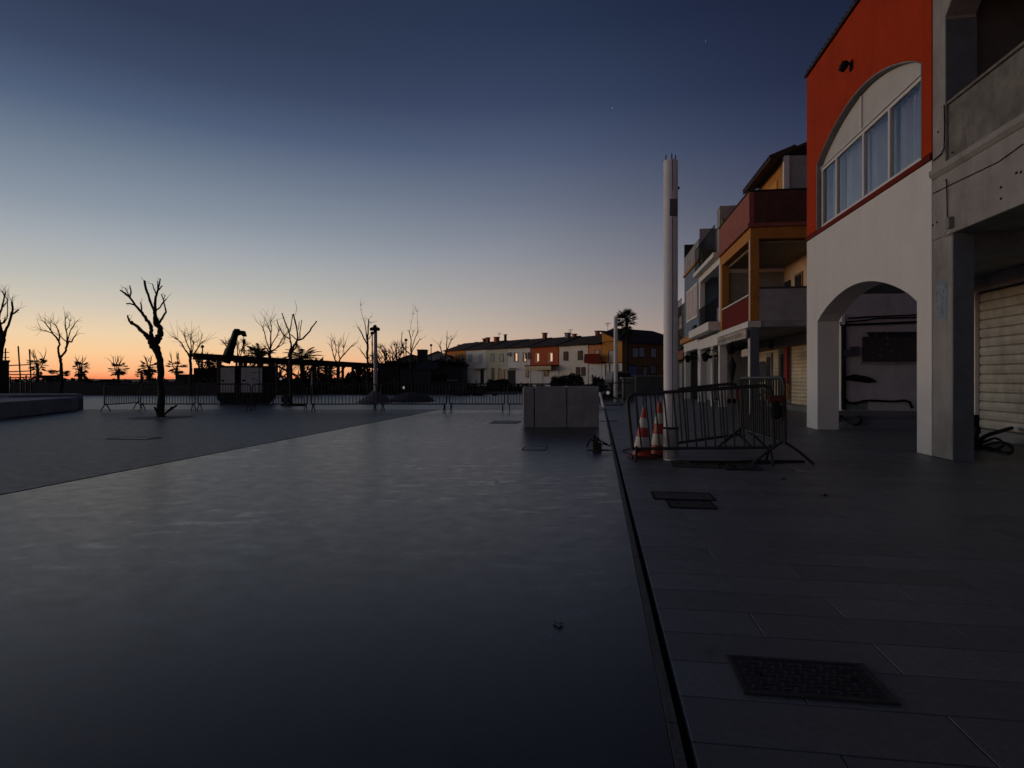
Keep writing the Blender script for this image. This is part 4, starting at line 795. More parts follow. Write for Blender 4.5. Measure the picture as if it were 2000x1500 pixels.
# ================================================================ far wall, hedges
def hedge(name, label, x0, x1, y0, y1, h0, h1, n, mt=HEDG, sz=.14, cat='hedge'):
    c = ((x0 + x1) / 2, (y0 + y1) / 2, 0); t = thing(name, label, cat, c)
    m = M(); k = max(4, int((x1 - x0) / .6)); 
    top = [(x0 + (x1 - x0) * i / k, h0 * .8 + random.uniform(0, (h1 - h0) * .5)) for i in range(k + 1)]
    m.prism([(x1, 0), (x0, 0)] + top, y0 + .15, y1 - .15, 'y'); m.build('inner_mass', mt, t)
    l = M()
    for i in range(n):
        x = random.uniform(x0, x1); y = random.uniform(y0, y1); s = abs(math.sin(x * 1.7) * .5 + math.sin(x * .63 + 1) * .5); z = random.uniform(.05, h0 + (h1 - h0) * s); 
        if random.random() < .6: y = y0 + random.uniform(-.05, .25)
        q = Vector((x, y, z)); a = Vector([random.gauss(0, sz) for _ in range(3)]); b = Vector([random.gauss(0, sz) for _ in range(3)])
        l.add([q, q + a, q + a + b, q + b], [(0, 1, 2, 3)])
    o = l.build('leaves', mt, t); return t
t = thing('promenade_wall', 'long low dark wall closing the plaza along the seafront', 'wall', (-34, 46, 0))
for k in range(16): M().box(-62 + k * 2.6, -59.42 + k * 2.6, 46, 46.4, 0, 1.0 + .05 * math.sin(k * 2.1)).build('wall_panel', mat('wall_dark', (.05, .05, .048), .9), t)
hedge('hedge', 'ragged dark hedge behind the seafront wall at left', -64, -20, 47, 49.5, .95, 1.22, 5000)
for i, (x0, x1, y1_, lb) in enumerate(((168, 186, 744, 'flat dark hut roof low on the horizon, left'), (195, 208, 741, 'second small flat hut on the horizon'), (343, 385, 731, 'dark beach cabin right of the large bare tree'), (82, 90, 733, 'small round topped litter bin shape on the horizon'))):
    Y = 58 + i; a, b = (x0 - 1000) / F * Y, (x1 - 1000) / F * Y; z = EH + (HZ - y1_) / F * Y
    t = thing('beach_hut', lb, 'hut', ((a + b) / 2, Y, 0)); M().box(a, b, Y, Y + 2, 0, z - .08).build('body', DARK, t); M().box(a - .1, b + .1, Y - .1, Y + 2.1, z - .08, z).build('roof', BLACK, t)
hedge('shrubbery', 'dark shrubs under the pergola at centre left', -28, -14, 66, 69, 1.0, 2.3, 2600, sz=.2, cat='shrubs')
hedge('shrubbery', 'dark low planting in front of the pergola posts', -21, -9.5, 47.5, 49, .5, 1.1, 1800, cat='shrubs')
hedge('large_shrub', 'big rounded dark green shrub at the left end of the house row', -8.2, -5.6, 55, 58, 2.3, 2.75, 2600, sz=.2, cat='shrub')
hedge('hedge', 'dark hedge in front of the row of houses', -6.2, 9.4, 60, 61, .25, .6, 2400)
for x0, x1, h, Y, lb in ((-2.6, -.3, 1.9, 61.6, 'dark shrub before the pale green house'), (4.2, 5.7, 2.5, 61.8, 'bushy garden shrub before the house with brown shutters'), (5.8, 7.4, 1.9, 61.6, 'lighter garden shrub below the brown lower shutters'), (8.6, 9.7, 2.0, 61.9, 'small dark shrub before the orange balcony house')):
    hedge('garden_shrub', lb, x0, x1, Y, Y + 1.2, h * .5, h * .85, 900, sz=.13, cat='shrub')
# ================================================================ pergola
def PG(s, z, off=0):   # s 0..1 along
    a = Vector((-21.4, 40.5, 0)); b = Vector((-14.0, 73, 0)); n = Vector(((b - a).y, -(b - a).x, 0)).normalized(); p = a.lerp(b, s) + n * off; p.z = z; return p
t = thing('pergola', 'long dark timber pergola receding across the centre left', 'pergola', PG(.5, 0))
def pgs(px):
    lo, hi = -.3, 1.6
    for _ in range(40):
        mid = (lo + hi) / 2; p = PG(mid, 0); x = 1000 + F * p.x / p.y
        if x < px: lo = mid
        else: hi = mid
    return lo
def beam(t, name, s0, s1, z0, z1, off, wdt, m):
    a, b = PG(s0, 0, off - wdt / 2), PG(s1, 0, off - wdt / 2); c, d = PG(s1, 0, off + wdt / 2), PG(s0, 0, off + wdt / 2)
    M().prism([(a.x, a.y), (b.x, b.y), (c.x, c.y), (d.x, d.y)], z0, z1, 'z').build(name, m, t)
for off in (0, -2.6):
    beam(t, 'beam', -.02 if off == 0 else .2, 1.08, 2.55, 2.92, off, .14, WOOD)
beam(t, 'top_board', -.03, 1.09, 2.925, 2.98, .1, .5, WOOD); beam(t, 'top_board', .2, 1.09, 2.925, 2.98, -2.6, .4, WOOD)
for px in (428, 470, 506, 533, 563, 590, 614, 637, 661, 689, 712, 740):
    s = pgs(px)
    for off in (0, -2.6):
        if off and s < .2: continue
        p = PG(s, 0, off); M().box(p.x - .12, p.x + .12, p.y - .12, p.y + .12, 0, 2.549).build('post', WOOD, t)
for px, dr in ((540, 1), (676, -1), (560, -1)):
    s = pgs(px); p = PG(s, 0); a = p + Vector((-.1 * dr, -.6, 2.5)); b = p + Vector((1.3 * dr, 1.2, 1.5)); M().tube([a, b], .08, 4).build('brace', WOOD, t)
for i in range(30):
    s = .01 + i * .037; a, b = PG(s, 2.80, .35), PG(s, 2.80, -2.95 * max(0, min(1, (s - .02) / .2)) - .2); M().tube([a, b], .05, 4).build('rafter', WOOD, t)
# ================================================================ generator
c = Gd(472, 790); Yg = c.y; t = thing('generator_trailer', 'large boxy generator with pale side panels on a dark chassis', 'generator', c)
def gx(px): return (px - 1000) / F * Yg
def gz(py): return EH + (HZ - py) / F * Yg
M().box(gx(427), gx(518), Yg + .02, Yg + 1.3, gz(767), gz(717)).build('housing', BLACK, t, bevel=.03)
M().box(gx(425.5), gx(519.5), Yg - .03, Yg + 1.35, gz(717) + .002, gz(714.5)).build('roof', BLACK, t, bevel=.02)
for a, b in ((431, 458.5), (471, 506)):
    p = M().box(gx(a), gx(b), Yg - .012, Yg + .018, gz(766.5), gz(718)).build('side_panel', CABI, t, bevel=.006)
    w_ = (b - a)
    M().box(gx(a + w_ * .08), gx(a + w_ * .26), Yg - .03, Yg - .013, gz(745), gz(741.5)).build('latch', BLACK, p)
    M().box(gx(b - 1.5), gx(b), Yg - .03, Yg - .013, gz(728), gz(726)).build('hinge', BLACK, p)
    if a == 471:
        for k, (x, y, ww, hh) in enumerate(((492, 727, 9, 1.6), (492.5, 738, 2.4, 3.5), (496, 739, 3, 3), (502, 742, 2.5, 3), (478, 735, 4, .8))): M().box(gx(x), gx(x + ww), Yg - .016, Yg - .0125, gz(y + hh), gz(y)).build('panel_marking', mat('marking_grey', (.09, .09, .10), .6), p)
M().box(gx(507.5), gx(512), Yg - .012, Yg + .018, gz(766.5), gz(718)).build('narrow_panel', CABI, t)
m = M(); m.prism([(gx(424), gz(767.5)), (gx(520), gz(767.5)), (gx(517), gz(778)), (gx(508), gz(788)), (gx(432), gz(788)), (gx(425), gz(780))], Yg + .0, Yg + 1.3, 'y'); m.build('chassis', BLACK, t)
for x in (440, 448, 494, 503): M().box(gx(x), gx(x + 4), Yg + .1, Yg + 1.2, 0, .06).build('skid', RUB, t)
m = M(); m.tube([(gx(520), Yg + .4, .35), (gx(528), Yg + .3, .3), (gx(529), Yg + .3, .02)], .035, 6); m.build('towbar', BLACK, t)
w = M(); cw = Wp(557.5, 781, 27.1); n_ = 24
t = thing('loose_wheel', 'small wheel leaning by the foot of the forked bare tree', 'wheel', (cw.x, cw.y, 0))
tp = [cw + Vector((math.cos(2 * PI * k / 20) * .15, 0, .02 + math.sin(2 * PI * k / 20) * .15)) for k in range(21)]; M().tube(tp, .045, 8).build('tyre', RUB, t)
M().tube([cw + Vector((0, -.03, .02)), cw + Vector((0, .03, .02))], .1, 14).build('rim', GALV, t)
c = Gd(572, 793); m = M()
for k in range(16): m.lathe(c + Vector((random.uniform(-.5, .6), random.uniform(-.2, .3), 0)), [(.12, 0), (.1, .06), (.03, .1)], 6)
tag(m.build('soil_heap', SOIL, loc=c), 'low dark heap of soil round the forked bare tree', 'soil heap')
# ================================================================ crane
Yk = 52; t = thing('mobile_crane', 'mobile crane with raised telescopic boom behind the pergola', 'crane', ((440 - 1000) / F * Yk, Yk, 0))
def kp(x, y, dy=0): return Wp(x, y, Yk + dy)
M().box(-27.6, -22.0, Yk - 1, Yk + 1.4, .8, 2.2).build('carrier', BLACK, t, bevel=.05)
for x in (-27, -25.6, -23.6, -22.6): M().tube([(x, Yk - 1.1, .5), (x, Yk - .7, .5)], .5, 16).build('wheel', RUB, t)
for (a, b, r0, r1) in (((440, 708), (449, 683), .44, .44), ((448, 686), (455, 667), .38, .38), ((454, 669), (461.5, 647), .31, .31)): M().tube([kp(*a), kp(*b)], [r0, r1], 4).build('boom_section', BLACK, t)
m = M(); a = kp(459, 645); b = kp(478, 656.5); m.prism([(a.x, a.z + .1), (a.x + .3, a.z + .12), (a.x + .35, a.z - .02), (b.x - .05, a.z - .06), (b.x + .08, b.z + .05), (b.x + .05, b.z - .03), (b.x - .12, b.z - .03), (b.x - .2, b.z + .1), (a.x + .42, b.z + .12), (a.x + .1, a.z - .5)], Yk - .25, Yk + .25, 'y'); m.build('boom_head', BLACK, t)
M().tube([kp(476, 655), kp(476, 664)], .03, 5).build('hoist_rope', BLACK, t); a = kp(476.5, 667)
M().box(a.x - .12, a.x + .12, Yk - .08, Yk + .08, a.z - .2, a.z + .2).build('hook_block', BLACK, t, bevel=.03); M().tube([kp(476.5, 670), kp(477, 692)], .055, 5).build('hanging_load', BLACK, t)
# ================================================================ lamp column with four spots
c = Gd(733.5, 786); Yl = c.y; t = thing('lamp_column', 'pale lamp column with a cluster of spotlights at the top', 'lamp column', c)
Ht = EH + (HZ - 640) / F * Yl
M().tube([c, c + Vector((0, 0, Ht * .45)), c + Vector((0, 0, Ht))], [.11, .1, .085], 16).build('shaft', mat('column_grey', (.36, .36, .37), .5), t)
for dx, dz, r_ in ((-.14, -.07, .1), (.14, -.07, .1), (0, .05, .1), (0, -.2, .08)):
    m = M(); m.tube([c + Vector((0, -.05, Ht + dz * .4)), c + Vector((dx * .8, -.12, Ht + dz)), c + Vector((dx * 1.5, -.22, Ht + dz - .04))], [.04, r_, r_ * .9], 10); m.build('spotlight', BLACK, t)
M().tube([c + Vector((0, 0, Ht)), c + Vector((0, 0, Ht + .14))], .03, 6).build('finial', BLACK, t)
m = M(); 
for k in range(1): m.lathe(c, [(1.0, 0), (.85, .12), (.55, .32), (.28, .5), (.13, .6)], 14)
for v_ in m.v: v_ += Vector((random.uniform(-.05, .05), random.uniform(-.05, .05), random.uniform(-.03, .03)))
tag(m.build('gravel_mound', mat('pale_gravel', (.17, .165, .16), .95, .5, 9, 1, 14), loc=c), 'pale conical gravel mound at the foot of the lamp column', 'gravel mound')
c2 = c + Vector((1.6, 1.5, 0)); m = M(); m.lathe(c2, [(1.5, 0), (1.1, .2), (.5, .42), (.2, .5)], 14)
for v_ in m.v: v_ += Vector((random.uniform(-.1, .1), random.uniform(-.1, .1), random.uniform(-.04, .04)))
tag(m.build('gravel_mound', mat('dark_gravel', (.07, .07, .07), .95, .5, 9, 1, 14), loc=c2), 'lower dark gravel mound right of the lamp column', 'gravel mound')
for px, Y, top, lb in ((727, 50, 652, 'thin dark street lamp just left of the lamp column'), (793, 60, 665, 'thin street lamp above the dark kiosk'), (842, 70, 675, 'thin street lamp above the small pale house'), (395.5, 58, 678, 'thin street lamp at the left end of the pergola'), (538, 44, 705, 'pale thin post between pergola and palm'), (609, 44, 722, 'pale short thin post at centre left')):
    Hh = EH + (HZ - top) / F * Y; c = Vector(((px - 1000) / F * Y, Y, 0)); t = thing('street_lamp', lb, 'street lamp', c, 0, 'thin street lamps'); M().tube([c, c + Vector((0, 0, Hh))], [.07, .05], 8).build('post', CABI if top > 700 else BLACK, t)
    M().lathe(c + Vector((0, 0, Hh)), [(.05, -.1), (.17, 0), (.15, .12), (.04, .2)], 8).build('lamp_head', BLACK, t)
# ================================================================ kiosk and clutter in the middle
Yk2 = 53; t = thing('kiosk', 'long low dark kiosk with navy tarpaulin and fenced front at centre', 'kiosk', ((820 - 1000) / F * Yk2, Yk2, 0))
def kx(px): return (px - 1000) / F * Yk2
def kz(py): return EH + (HZ - py) / F * Yk2
M().box(kx(742), kx(905), Yk2, Yk2 + 5, 0, kz(714)).build('body', mat('kiosk_dark', (.022, .024, .026), .85, .4), t)
M().box(kx(738), kx(908), Yk2 - .3, Yk2 + 5.2, kz(714) + .001, kz(709)).build('roof', BLACK, t)
M().box(kx(812), kx(858), Yk2 - .34, Yk2 - .31, kz(722), kz(707)).build('tarpaulin', NAVY, t)
M().box(kx(782), kx(842), Yk2 - .06, Yk2 - .002, kz(748), kz(723)).build('front_panel', mat('kiosk_grey', (.045, .045, .047), .8), t)
M().box(kx(843), kx(872), Yk2 - .09, Yk2 - .002, kz(745), kz(731)).build('serving_hatch', BLACK, t)
M().box(kx(874), kx(895), Yk2 - .6, Yk2 - .5, kz(743.6), kz(742)).build('pale_shelf', GREYW, t)
for x0, x1, dy, zt in ((752, 768, .4, 705), (771, 779, 2.2, 703), (795, 811, 1, 706.5), (846, 856, .8, 705), (862, 883, .3, 706)): M().box(kx(x0), kx(x1), Yk2 + dy, Yk2 + dy + 1.2, kz(709) + .002, kz(zt)).build('roof_box', DARK, t)
m = M()
for k in range(420):
    x = random.uniform(kx(748), kx(905)); q = Vector((x, Yk2 + random.uniform(-.4, 2), kz(709) + abs(random.gauss(0, .12)))); a = Vector([random.gauss(0, .13) for _ in range(3)]); b = Vector([random.gauss(0, .13) for _ in range(3)]); m.add([q, q + a, q + a + b, q + b], [(0, 1, 2, 3)])
m.build('creeper', HEDG, t)['kind'] = 'stuff'
t = thing('site_fence', 'fence of thin upright posts in front of the dark kiosk', 'fence', (-7.5, 46.5, 0))
for k in range(34):
    x = -11.2 + k * .27; M().box(x, x + .06, 46.5, 46.54, 0, 1.05 + .12 * math.sin(k * 3.1)).build('fence_post', mat('fence_grey', (.06, .06, .062), .8), t)
M().box(-11.3, -2, 46.545, 46.57, .85, .9).build('fence_rail', BLACK, t); M().box(-11.3, -2, 46.545, 46.57, .25, .3).build('fence_rail', BLACK, t)
def smallhouse(px0, px1, Y, e, rdg, mt, lb, hip=True):
    a, b = (px0 - 1000) / F * Y, (px1 - 1000) / F * Y; ze = EH + (HZ - e) / F * Y; zr = EH + (HZ - rdg) / F * Y; mid = (a + b) / 2
    t = thing('distant_house', lb, 'house', (mid, Y, 0)); m = M(); m.prism([(a, 0), (b, 0), (b, ze), (mid, zr), (a, ze)], Y, Y + 6, 'y'); m.build('wall', mt, t)
    r = M()
    for s0, s1 in (((a - .3, ze - .1), (mid, zr + .05)), ((mid, zr + .05), (b + .3, ze - .1))):
        r.add([(s0[0], Y - .3, s0[1]), (s1[0], Y - .3, s1[1]), (s1[0], Y + 6, s1[1]), (s0[0], Y + 6, s0[1]), (s0[0], Y - .3, s0[1] + .14), (s1[0], Y - .3, s1[1] + .14), (s1[0], Y + 6, s1[1] + .14), (s0[0], Y + 6, s0[1] + .14)], [(0, 1, 2, 3), (4, 5, 6, 7), (0, 1, 5, 4), (3, 2, 6, 7)])
    r.build('roof', TILE, t); MW = (b - a)
    f = M().box(a + MW * .3, a + MW * .42, Y - .05, Y, ze - 1.6, ze - .6).build('window', BLACK, t); M().box(a + MW * .32, a + MW * .40, Y - .06, Y - .051, ze - 1.5, ze - .7).build('pane', DGL, f)
    return t
smallhouse(833, 878, 92, 696, 687.5, mat('far_grey_wall', (.33, .33, .33), .85), 'small pale gabled house left of the row of houses')
smallhouse(778, 830, 96, 702, 694, mat('far_dark_wall', (.10, .10, .10), .85), 'low dark gabled house behind the kiosk')
Y = 80; t = thing('rooftop_tank', 'dark square tank block on the roofline above the kiosk', 'tank', ((823 - 1000) / F * Y, Y, 0)); M().box((815 - 1000) / F * Y, (831.5 - 1000) / F * Y, Y, Y + 2, 0, EH + (740 - 684.5) / F * Y).build('tower', DARK, t); M().box((814 - 1000) / F * Y, (832.5 - 1000) / F * Y, Y - .1, Y + 2.1, EH + 55.5 / F * Y + .001, EH + 57.5 / F * Y).build('cap', BLACK, t)
# pale round things
for px, py, Y, r_, lb in ((789, 757, 45, .11, 'pale round globe lamp on a short post before the kiosk'), (1187.5, 767, 34, .1, 'small white globe lamp on a post by the distant pole'), (548.5, 740, 50, .1, 'tiny pale globe lamp seen past the pergola posts')):
    p = Wp(px, py, Y); t = thing('globe_lamp', lb, 'globe lamp', (p.x, p.y, 0)); M().lathe(p, [(r_ * .4, -r_), (r_ * .9, -r_ * .45), (r_, 0), (r_ * .9, r_ * .45), (r_ * .4, r_ * .92)], 12).build('globe', emit('globe_glow_' + str(px), (.8, .78, .75), .2), t); M().tube([(p.x, p.y, 0), (p.x, p.y, p.z - r_)], .04, 6).build('post', BLACK, t)
# ================================================================ row of houses
P1 = Vector((.187 * 69, 69, 0)); P2 = Vector((-.1174 * 101, 101, 0)); DR = (P2 - P1); LR = DR.length; DR.normalize(); NB = Vector((-DR.y, DR.x, 0)); 
if NB.y < 0: NB = -NB          # NB points away from the camera (depth into the house)
def RP(s, d, z): p = P1 + DR * s + NB * d; p.z = z; return p
def rs(px):   # distance along the facade where this photo column meets it
    k = (px - 1000) / F; return (k * P1.y - P1.x) / (DR.x - k * DR.y)
def rz_(px, py): return EH + (HZ - py) / F * (P1.y + DR.y * rs(px))
def MR(): return M(lambda p: RP(p.x, p.y, p.z))
def rhouse(px0, px1, mt, low, label, name='row_house', ze=None, zr=None, zl=2.9, **k):
    mid_ = (px0 + px1) / 2
    if ze is None: ze = rz_(mid_, 673.5 + (1150 - mid_) * .044)
    if zr is None: zr = ze + 1.4
    s1, s0 = rs(px0), rs(px1); t = thing(name, label, 'house', RP((s0 + s1) / 2, 0, 0), math.atan2(DR.y, DR.x), 'terraced houses across the road')
    MR().box(s0 + .03, s1 - .03, 0, 8, zl + .002, ze).build('upper_wall', mt, t); MR().box(s0 + .03, s1 - .03, 0, 8, 0, zl).build('lower_wall', low, t)
    r = MR(); e = .35
    r.add([(s0, -e, ze - .02), (s1, -e, ze - .02), (s1, 4, zr), (s0, 4, zr), (s0, -e, ze + .12), (s1, -e, ze + .12), (s1, 4, zr + .14), (s0, 4, zr + .14), (s0, 8.2, ze), (s1, 8.2, ze), (s0, 8.2, ze + .12), (s1, 8.2, ze + .12)],
      [(0, 3, 2, 1), (4, 5, 6, 7), (0, 1, 5, 4), (7, 6, 11, 10), (3, 8, 9, 2), (0, 4, 7, 3), (1, 2, 6, 5), (3, 7, 10, 8), (2, 9, 11, 6)])
    r.build('roof', TILE, t); MR().box(s0 + .02, s1 - .02, -.42, -.352, ze - .04, ze + .06).build('gutter', BLACK if k.get('dg', 1) else WTRIM, t)
    return t, s0, s1
def win(t, px, py0, py1, w=.85, kind='dark', m=None):
    s = rs(px); z1 = rz_(px, py0); z0 = rz_(px, py1); h = z1 - z0
    f = MR(); g = .07
    f.box(s - w / 2, s - w / 2 + g, -.05, .0, z0, z1); f.box(s + w / 2 - g, s + w / 2, -.05, .0, z0, z1); f.box(s - w / 2 + g, s + w / 2 - g, -.05, .0, z0, z0 + g); f.box(s - w / 2 + g, s + w / 2 - g, -.05, .0, z1 - g, z1)
    o = f.build('window', m or BLACK, t)
    if kind == 'shut':
        for a in (0, 1):
            x = s - w / 2 + g + a * (w - 2 * g) / 2; MR().box(x + .01, x + (w - 2 * g) / 2 - .01, -.06, -.005, z0 + g, z1 - g).build('shutter', mat('brown_shutter', (.11, .055, .03), .8), o)
    elif kind == 'glint':
        MR().box(s - w / 2 + g, s + w * .05, -.02, -.004, z0 + g, z1 - g).build('pane', GLINT, o); MR().box(s + w * .05 + .01, s + w / 2 - g, -.02, -.004, z0 + g, z1 - g).build('pane', DGL, o)  # one half of the pane glows to imitate the reflected sunset
    else: MR().box(s - w / 2 + g, s + w / 2 - g, -.02, -.004, z0 + g, z1 - g).build('pane', {'dark': DGL, 'pale': PGL}[kind], o)
    MR().box(s - w / 2 - .06, s + w / 2 + .06, -.12, .0, z0 - .08, z0 - .005).build('sill', WTRIM, o)
def chim(t, px, top, d=3.6, w=.5, m=BRN):
    k = (px - 1000) / F; s = (k * (P1.y + NB.y * d) - (P1.x + NB.x * d)) / (DR.x - k * DR.y); Yy = RP(s, d, 0).y; z = EH + (HZ - top) / F * Yy
    c = MR().box(s - w / 2, s + w / 2, d - w / 2, d + w / 2, 5.9, z - .14).build('chimney', m, t); MR().box(s - w / 2 - .08, s + w / 2 + .08, d - w / 2 - .08, d + w / 2 + .08, z - .12, z).build('chimney_cap', BRN, c)
def aerial(t, px, top, d=3.6):
    k = (px - 1000) / F; s = (k * (P1.y + NB.y * d) - (P1.x + NB.x * d)) / (DR.x - k * DR.y); Yy = RP(s, d, 0).y; z = EH + (HZ - top) / F * Yy
    m = MR(); m.tube([(s, d, 6.4), (s, d, z)], .03, 4); m.tube([(s - .5, d, z - .1), (s + .4, d, z - .1)], .025, 4); m.tube([(s - .3, d, z - .3), (s + .3, d, z - .3)], .025, 4)
    for q in (-.4, -.2, 0, .2): m.tube([(s + q, d - .2, z - .1), (s + q, d + .2, z - .1)], .02, 4)
    m.build('aerial', GALV, t)
WH2 = mat('row_white', (.74, .73, .70), .85, .15, stain=.3); GRN = mat('row_pale_green', (.56, .57, .43), .85, .15, stain=.3); RUST = mat('row_rust', (.50, .10, .025), .85, .2, stain=.3); ORR = mat('row_orange', (.66, .23, .04), .85, .2, stain=.3); AM2 = mat('row_amber', (.58, .25, .035), .85, .2, stain=.3); IV = mat('row_ivory', (.80, .73, .62), .85, .12, stain=.3)
t, s0, s1 = rhouse(868, 910, ORR, WH2, 'orange house at the left end of the terrace'); win(t, 880, 694, 708, .7, 'pale'); win(t, 901, 693, 706, .8, 'pale'); chim(t, 898, 673, m=TILE)
t, s0, s1 = rhouse(910, 950, WH2, WH2, 'white terraced house with slatted balcony, second from left'); win(t, 919, 692.5, 707, .95, 'pale', GREYW); win(t, 938.5, 692.5, 707, .95, 'pale', GREYW); chim(t, 946, 661, m=BRN, w=.4); chim(t, 953, 659, m=BRN); aerial(t, 930, 667)
a, b = rs(948), rs(924); MR().box(a, b, -1.0, -.002, 2.75, 2.9).build('balcony_floor', GREYW, t)
for k in range(14): x = a + (b - a) * k / 13; MR().box(x - .025, x + .025, -1.0, -.96, 2.9, 3.85).build('baluster', WTRIM, t)
MR().box(a, b, -1.02, -.95, 3.86, 3.92).build('handrail', WTRIM, t); MR().box(rs(934.5) - .08, rs(934.5) + .08, -1, -.84, 0, 2.74).build('balcony_post', WTRIM, t)
win(t, 942, 722, 750, .9, 'dark')
t, s0, s1 = rhouse(950, 992, GRN, GRN, 'pale green terraced house third from left'); win(t, 962, 692, 706.5, .8, 'pale'); win(t, 980, 691, 706.5, .95, 'pale'); chim(t, 970, 658, m=RUST, w=.65); aerial(t, 975, 650); win(t, 963, 719, 745, .7, 'dark'); win(t, 980, 719, 748, 1.6, 'dark')
t, s0, s1 = rhouse(992, 1036, WH2, WH2, 'white terraced house with two windows of painted sunset glint and air conditioners'); win(t, 1008, 689, 706, .85, 'glint'); win(t, 1025, 688.5, 706, .8, 'glint'); chim(t, 987, 653, m=DARK, w=.3)
for px, py in ((995.5, 692), (1031.5, 692), (1032, 698)):
    s = rs(px); z = rz_(px, py); q = MR().box(s - .35, s + .35, -.35, -.002, z - .25, z + .25).build('air_conditioner', CABI, t); MR().tube([(s, -.37, z), (s, -.352, z)], .19, 10).build('fan_grille', BLACK, q)
s = rs(1000); MR().box(s - .9, s + 1.0, -1.2, -.002, 2.7, 2.85).build('porch_roof', WTRIM, t); MR().box(s - .8, s + .9, -.1, -.002, .05, 2.5).build('porch_opening', DARK, t); win(t, 1030, 720, 737, .7, 'dark')
t, s0, s1 = rhouse(1037, 1091, RUST, WH2, 'rust red terraced house with porch awning at the middle'); win(t, 1050, 690, 706, .8, 'glint', WTRIM); win(t, 1076, 689, 706, .85, 'glint', WTRIM); chim(t, 1064, 650, m=BRN)
a, b = rs(1090), rs(1038.5); MR().box(a, b, -1.3, -.002, 2.98, 3.12).build('awning_edge', DRED, t); MR().box(a, b, -1.25, -1.18, 2.45, 2.97).build('awning_valance', mat('valance_cream', (.6, .48, .28), .8), t); win(t, 1067, 722, 735, .9, 'dark'); MR().box(rs(1060), rs(1042), -.06, -.002, .1, 2.2).build('garage_door', WH2, t)
t, s0, s1 = rhouse(1092, 1149, IV, IV, 'ivory terraced house with brown closed shutters', ze=5.55, zr=6.85); win(t, 1105.5, 686.5, 704.5, .9, 'shut'); win(t, 1133.5, 685, 703, .9, 'shut'); win(t, 1129, 717, 734, .75, 'shut'); win(t, 1139.5, 717, 734, .75, 'shut'); chim(t, 1109, 650, m=GREYW, w=.6); chim(t, 1122, 652, m=BRN, w=.45); aerial(t, 1114, 643)
MR().box(s0 + .04, s1 - .04, -.06, -.002, rz_(1120, 704.5) - .12, rz_(1120, 704.5) - .04).build('string_course', WTRIM, t)
t, s0, s1 = rhouse(1150, 1175, mat('row_orange_b', (.62, .24, .09), .85), WH2, 'narrow orange terraced house with dark balcony', ze=5.5, zr=7.0, zl=3.1); win(t, 1167, 683, 700, .85, 'pale', DRED); chim(t, 1167, 646, m=BRN, w=.45)
a, b = rs(1183), rs(1152); MR().box(a, b, -1.0, -.002, 3.2, 3.3).build('balcony_floor', DRED, t); MR().box(a, b, -1.0, -.95, 3.3, 4.3).build('balcony_front', DRED, t)
# corner house: tall gable part, shaded flank to the right
s1, s0 = rs(1175.5), 0.0
t = thing('corner_house', 'amber corner house with sloping roof beside the palm tree', 'house', RP(1, 0, 0), math.atan2(DR.y, DR.x), 'terraced houses across the road')
zh, zc = rz_(1177, 648), rz_(1214, 657); 
m = MR(); m.prism([(s1 - .02, 3.15), (s1 - .02, zh), (0, 5.6), (0, 3.15)], 0, 14, 'y'); m.build('upper_wall', AM2, t); MR().box(0.001, s1 - .02, -.002, 13.98, 0, 3.1).build('lower_wall', WH2, t); MR().box(-.05, s1, -.1, -.004, 3.1, 3.2).build('band', DRED, t)
r = MR(); r.add([(s1 + .1, -.3, zh), (-.4, -.3, 5.5), (-.4, 14.3, 5.5), (s1 + .1, 14.3, zh), (s1 + .1, -.3, zh + .16), (-.4, -.3, 5.66), (-.4, 14.3, 5.66), (s1 + .1, 14.3, zh + .16)], [(0, 1, 2, 3), (4, 5, 6, 7), (0, 1, 5, 4), (1, 2, 6, 5), (2, 3, 7, 6), (3, 0, 4, 7)]); r.build('roof', TILE, t)
win(t, 1195, 684, 706, 1.0, 'pale', DRED); aerial(t, 1187, 630, .8)
for px in (1183, 1191, 1207): s = rs(px); MR().tube([(s, -.08, 0), (s, -.08, 3.0)], .05, 5).build('pipe', BLACK, t)
MR().box(-.012, -.004, .01, 13.99, 0, 5.6).build('flank_wall', mat('flank_shade_brown', (.26, .125, .03), .9, .3, stain=.5), t)  # shade of the side turned from the glow is put into this brown
# flank (plane s=-0.0): faces right; parts placed along depth d
def fd(px):
    k = (px - 1000) / F; return (k * P1.y - P1.x) / (NB.x - k * NB.y)
for px, py0, py1, w, m_ in ((1240.5, 680, 698, 1.0, PGL), (1253, 679, 697, .9, PGL), (1275.5, 681, 698, 1.0, PGL), (1236, 715, 735, 1.6, BLUE), (1259, 717, 735, .8, GREYW), (1275.5, 714, 729, 1.0, GREYW)):
    d = fd(px); Yy = P1.y + NB.y * d; z1, z0 = EH + (HZ - py0) / F * Yy, EH + (HZ - py1) / F * Yy
    f = MR().box(-.05, -.013, d - w / 2 - .12, d + w / 2 + .12, z0 - .1, z1 + .1).build('window', DARK, t); MR().box(-.07, -.052, d - w / 2, d + w / 2, z0, z1).build('pane', m_, f)
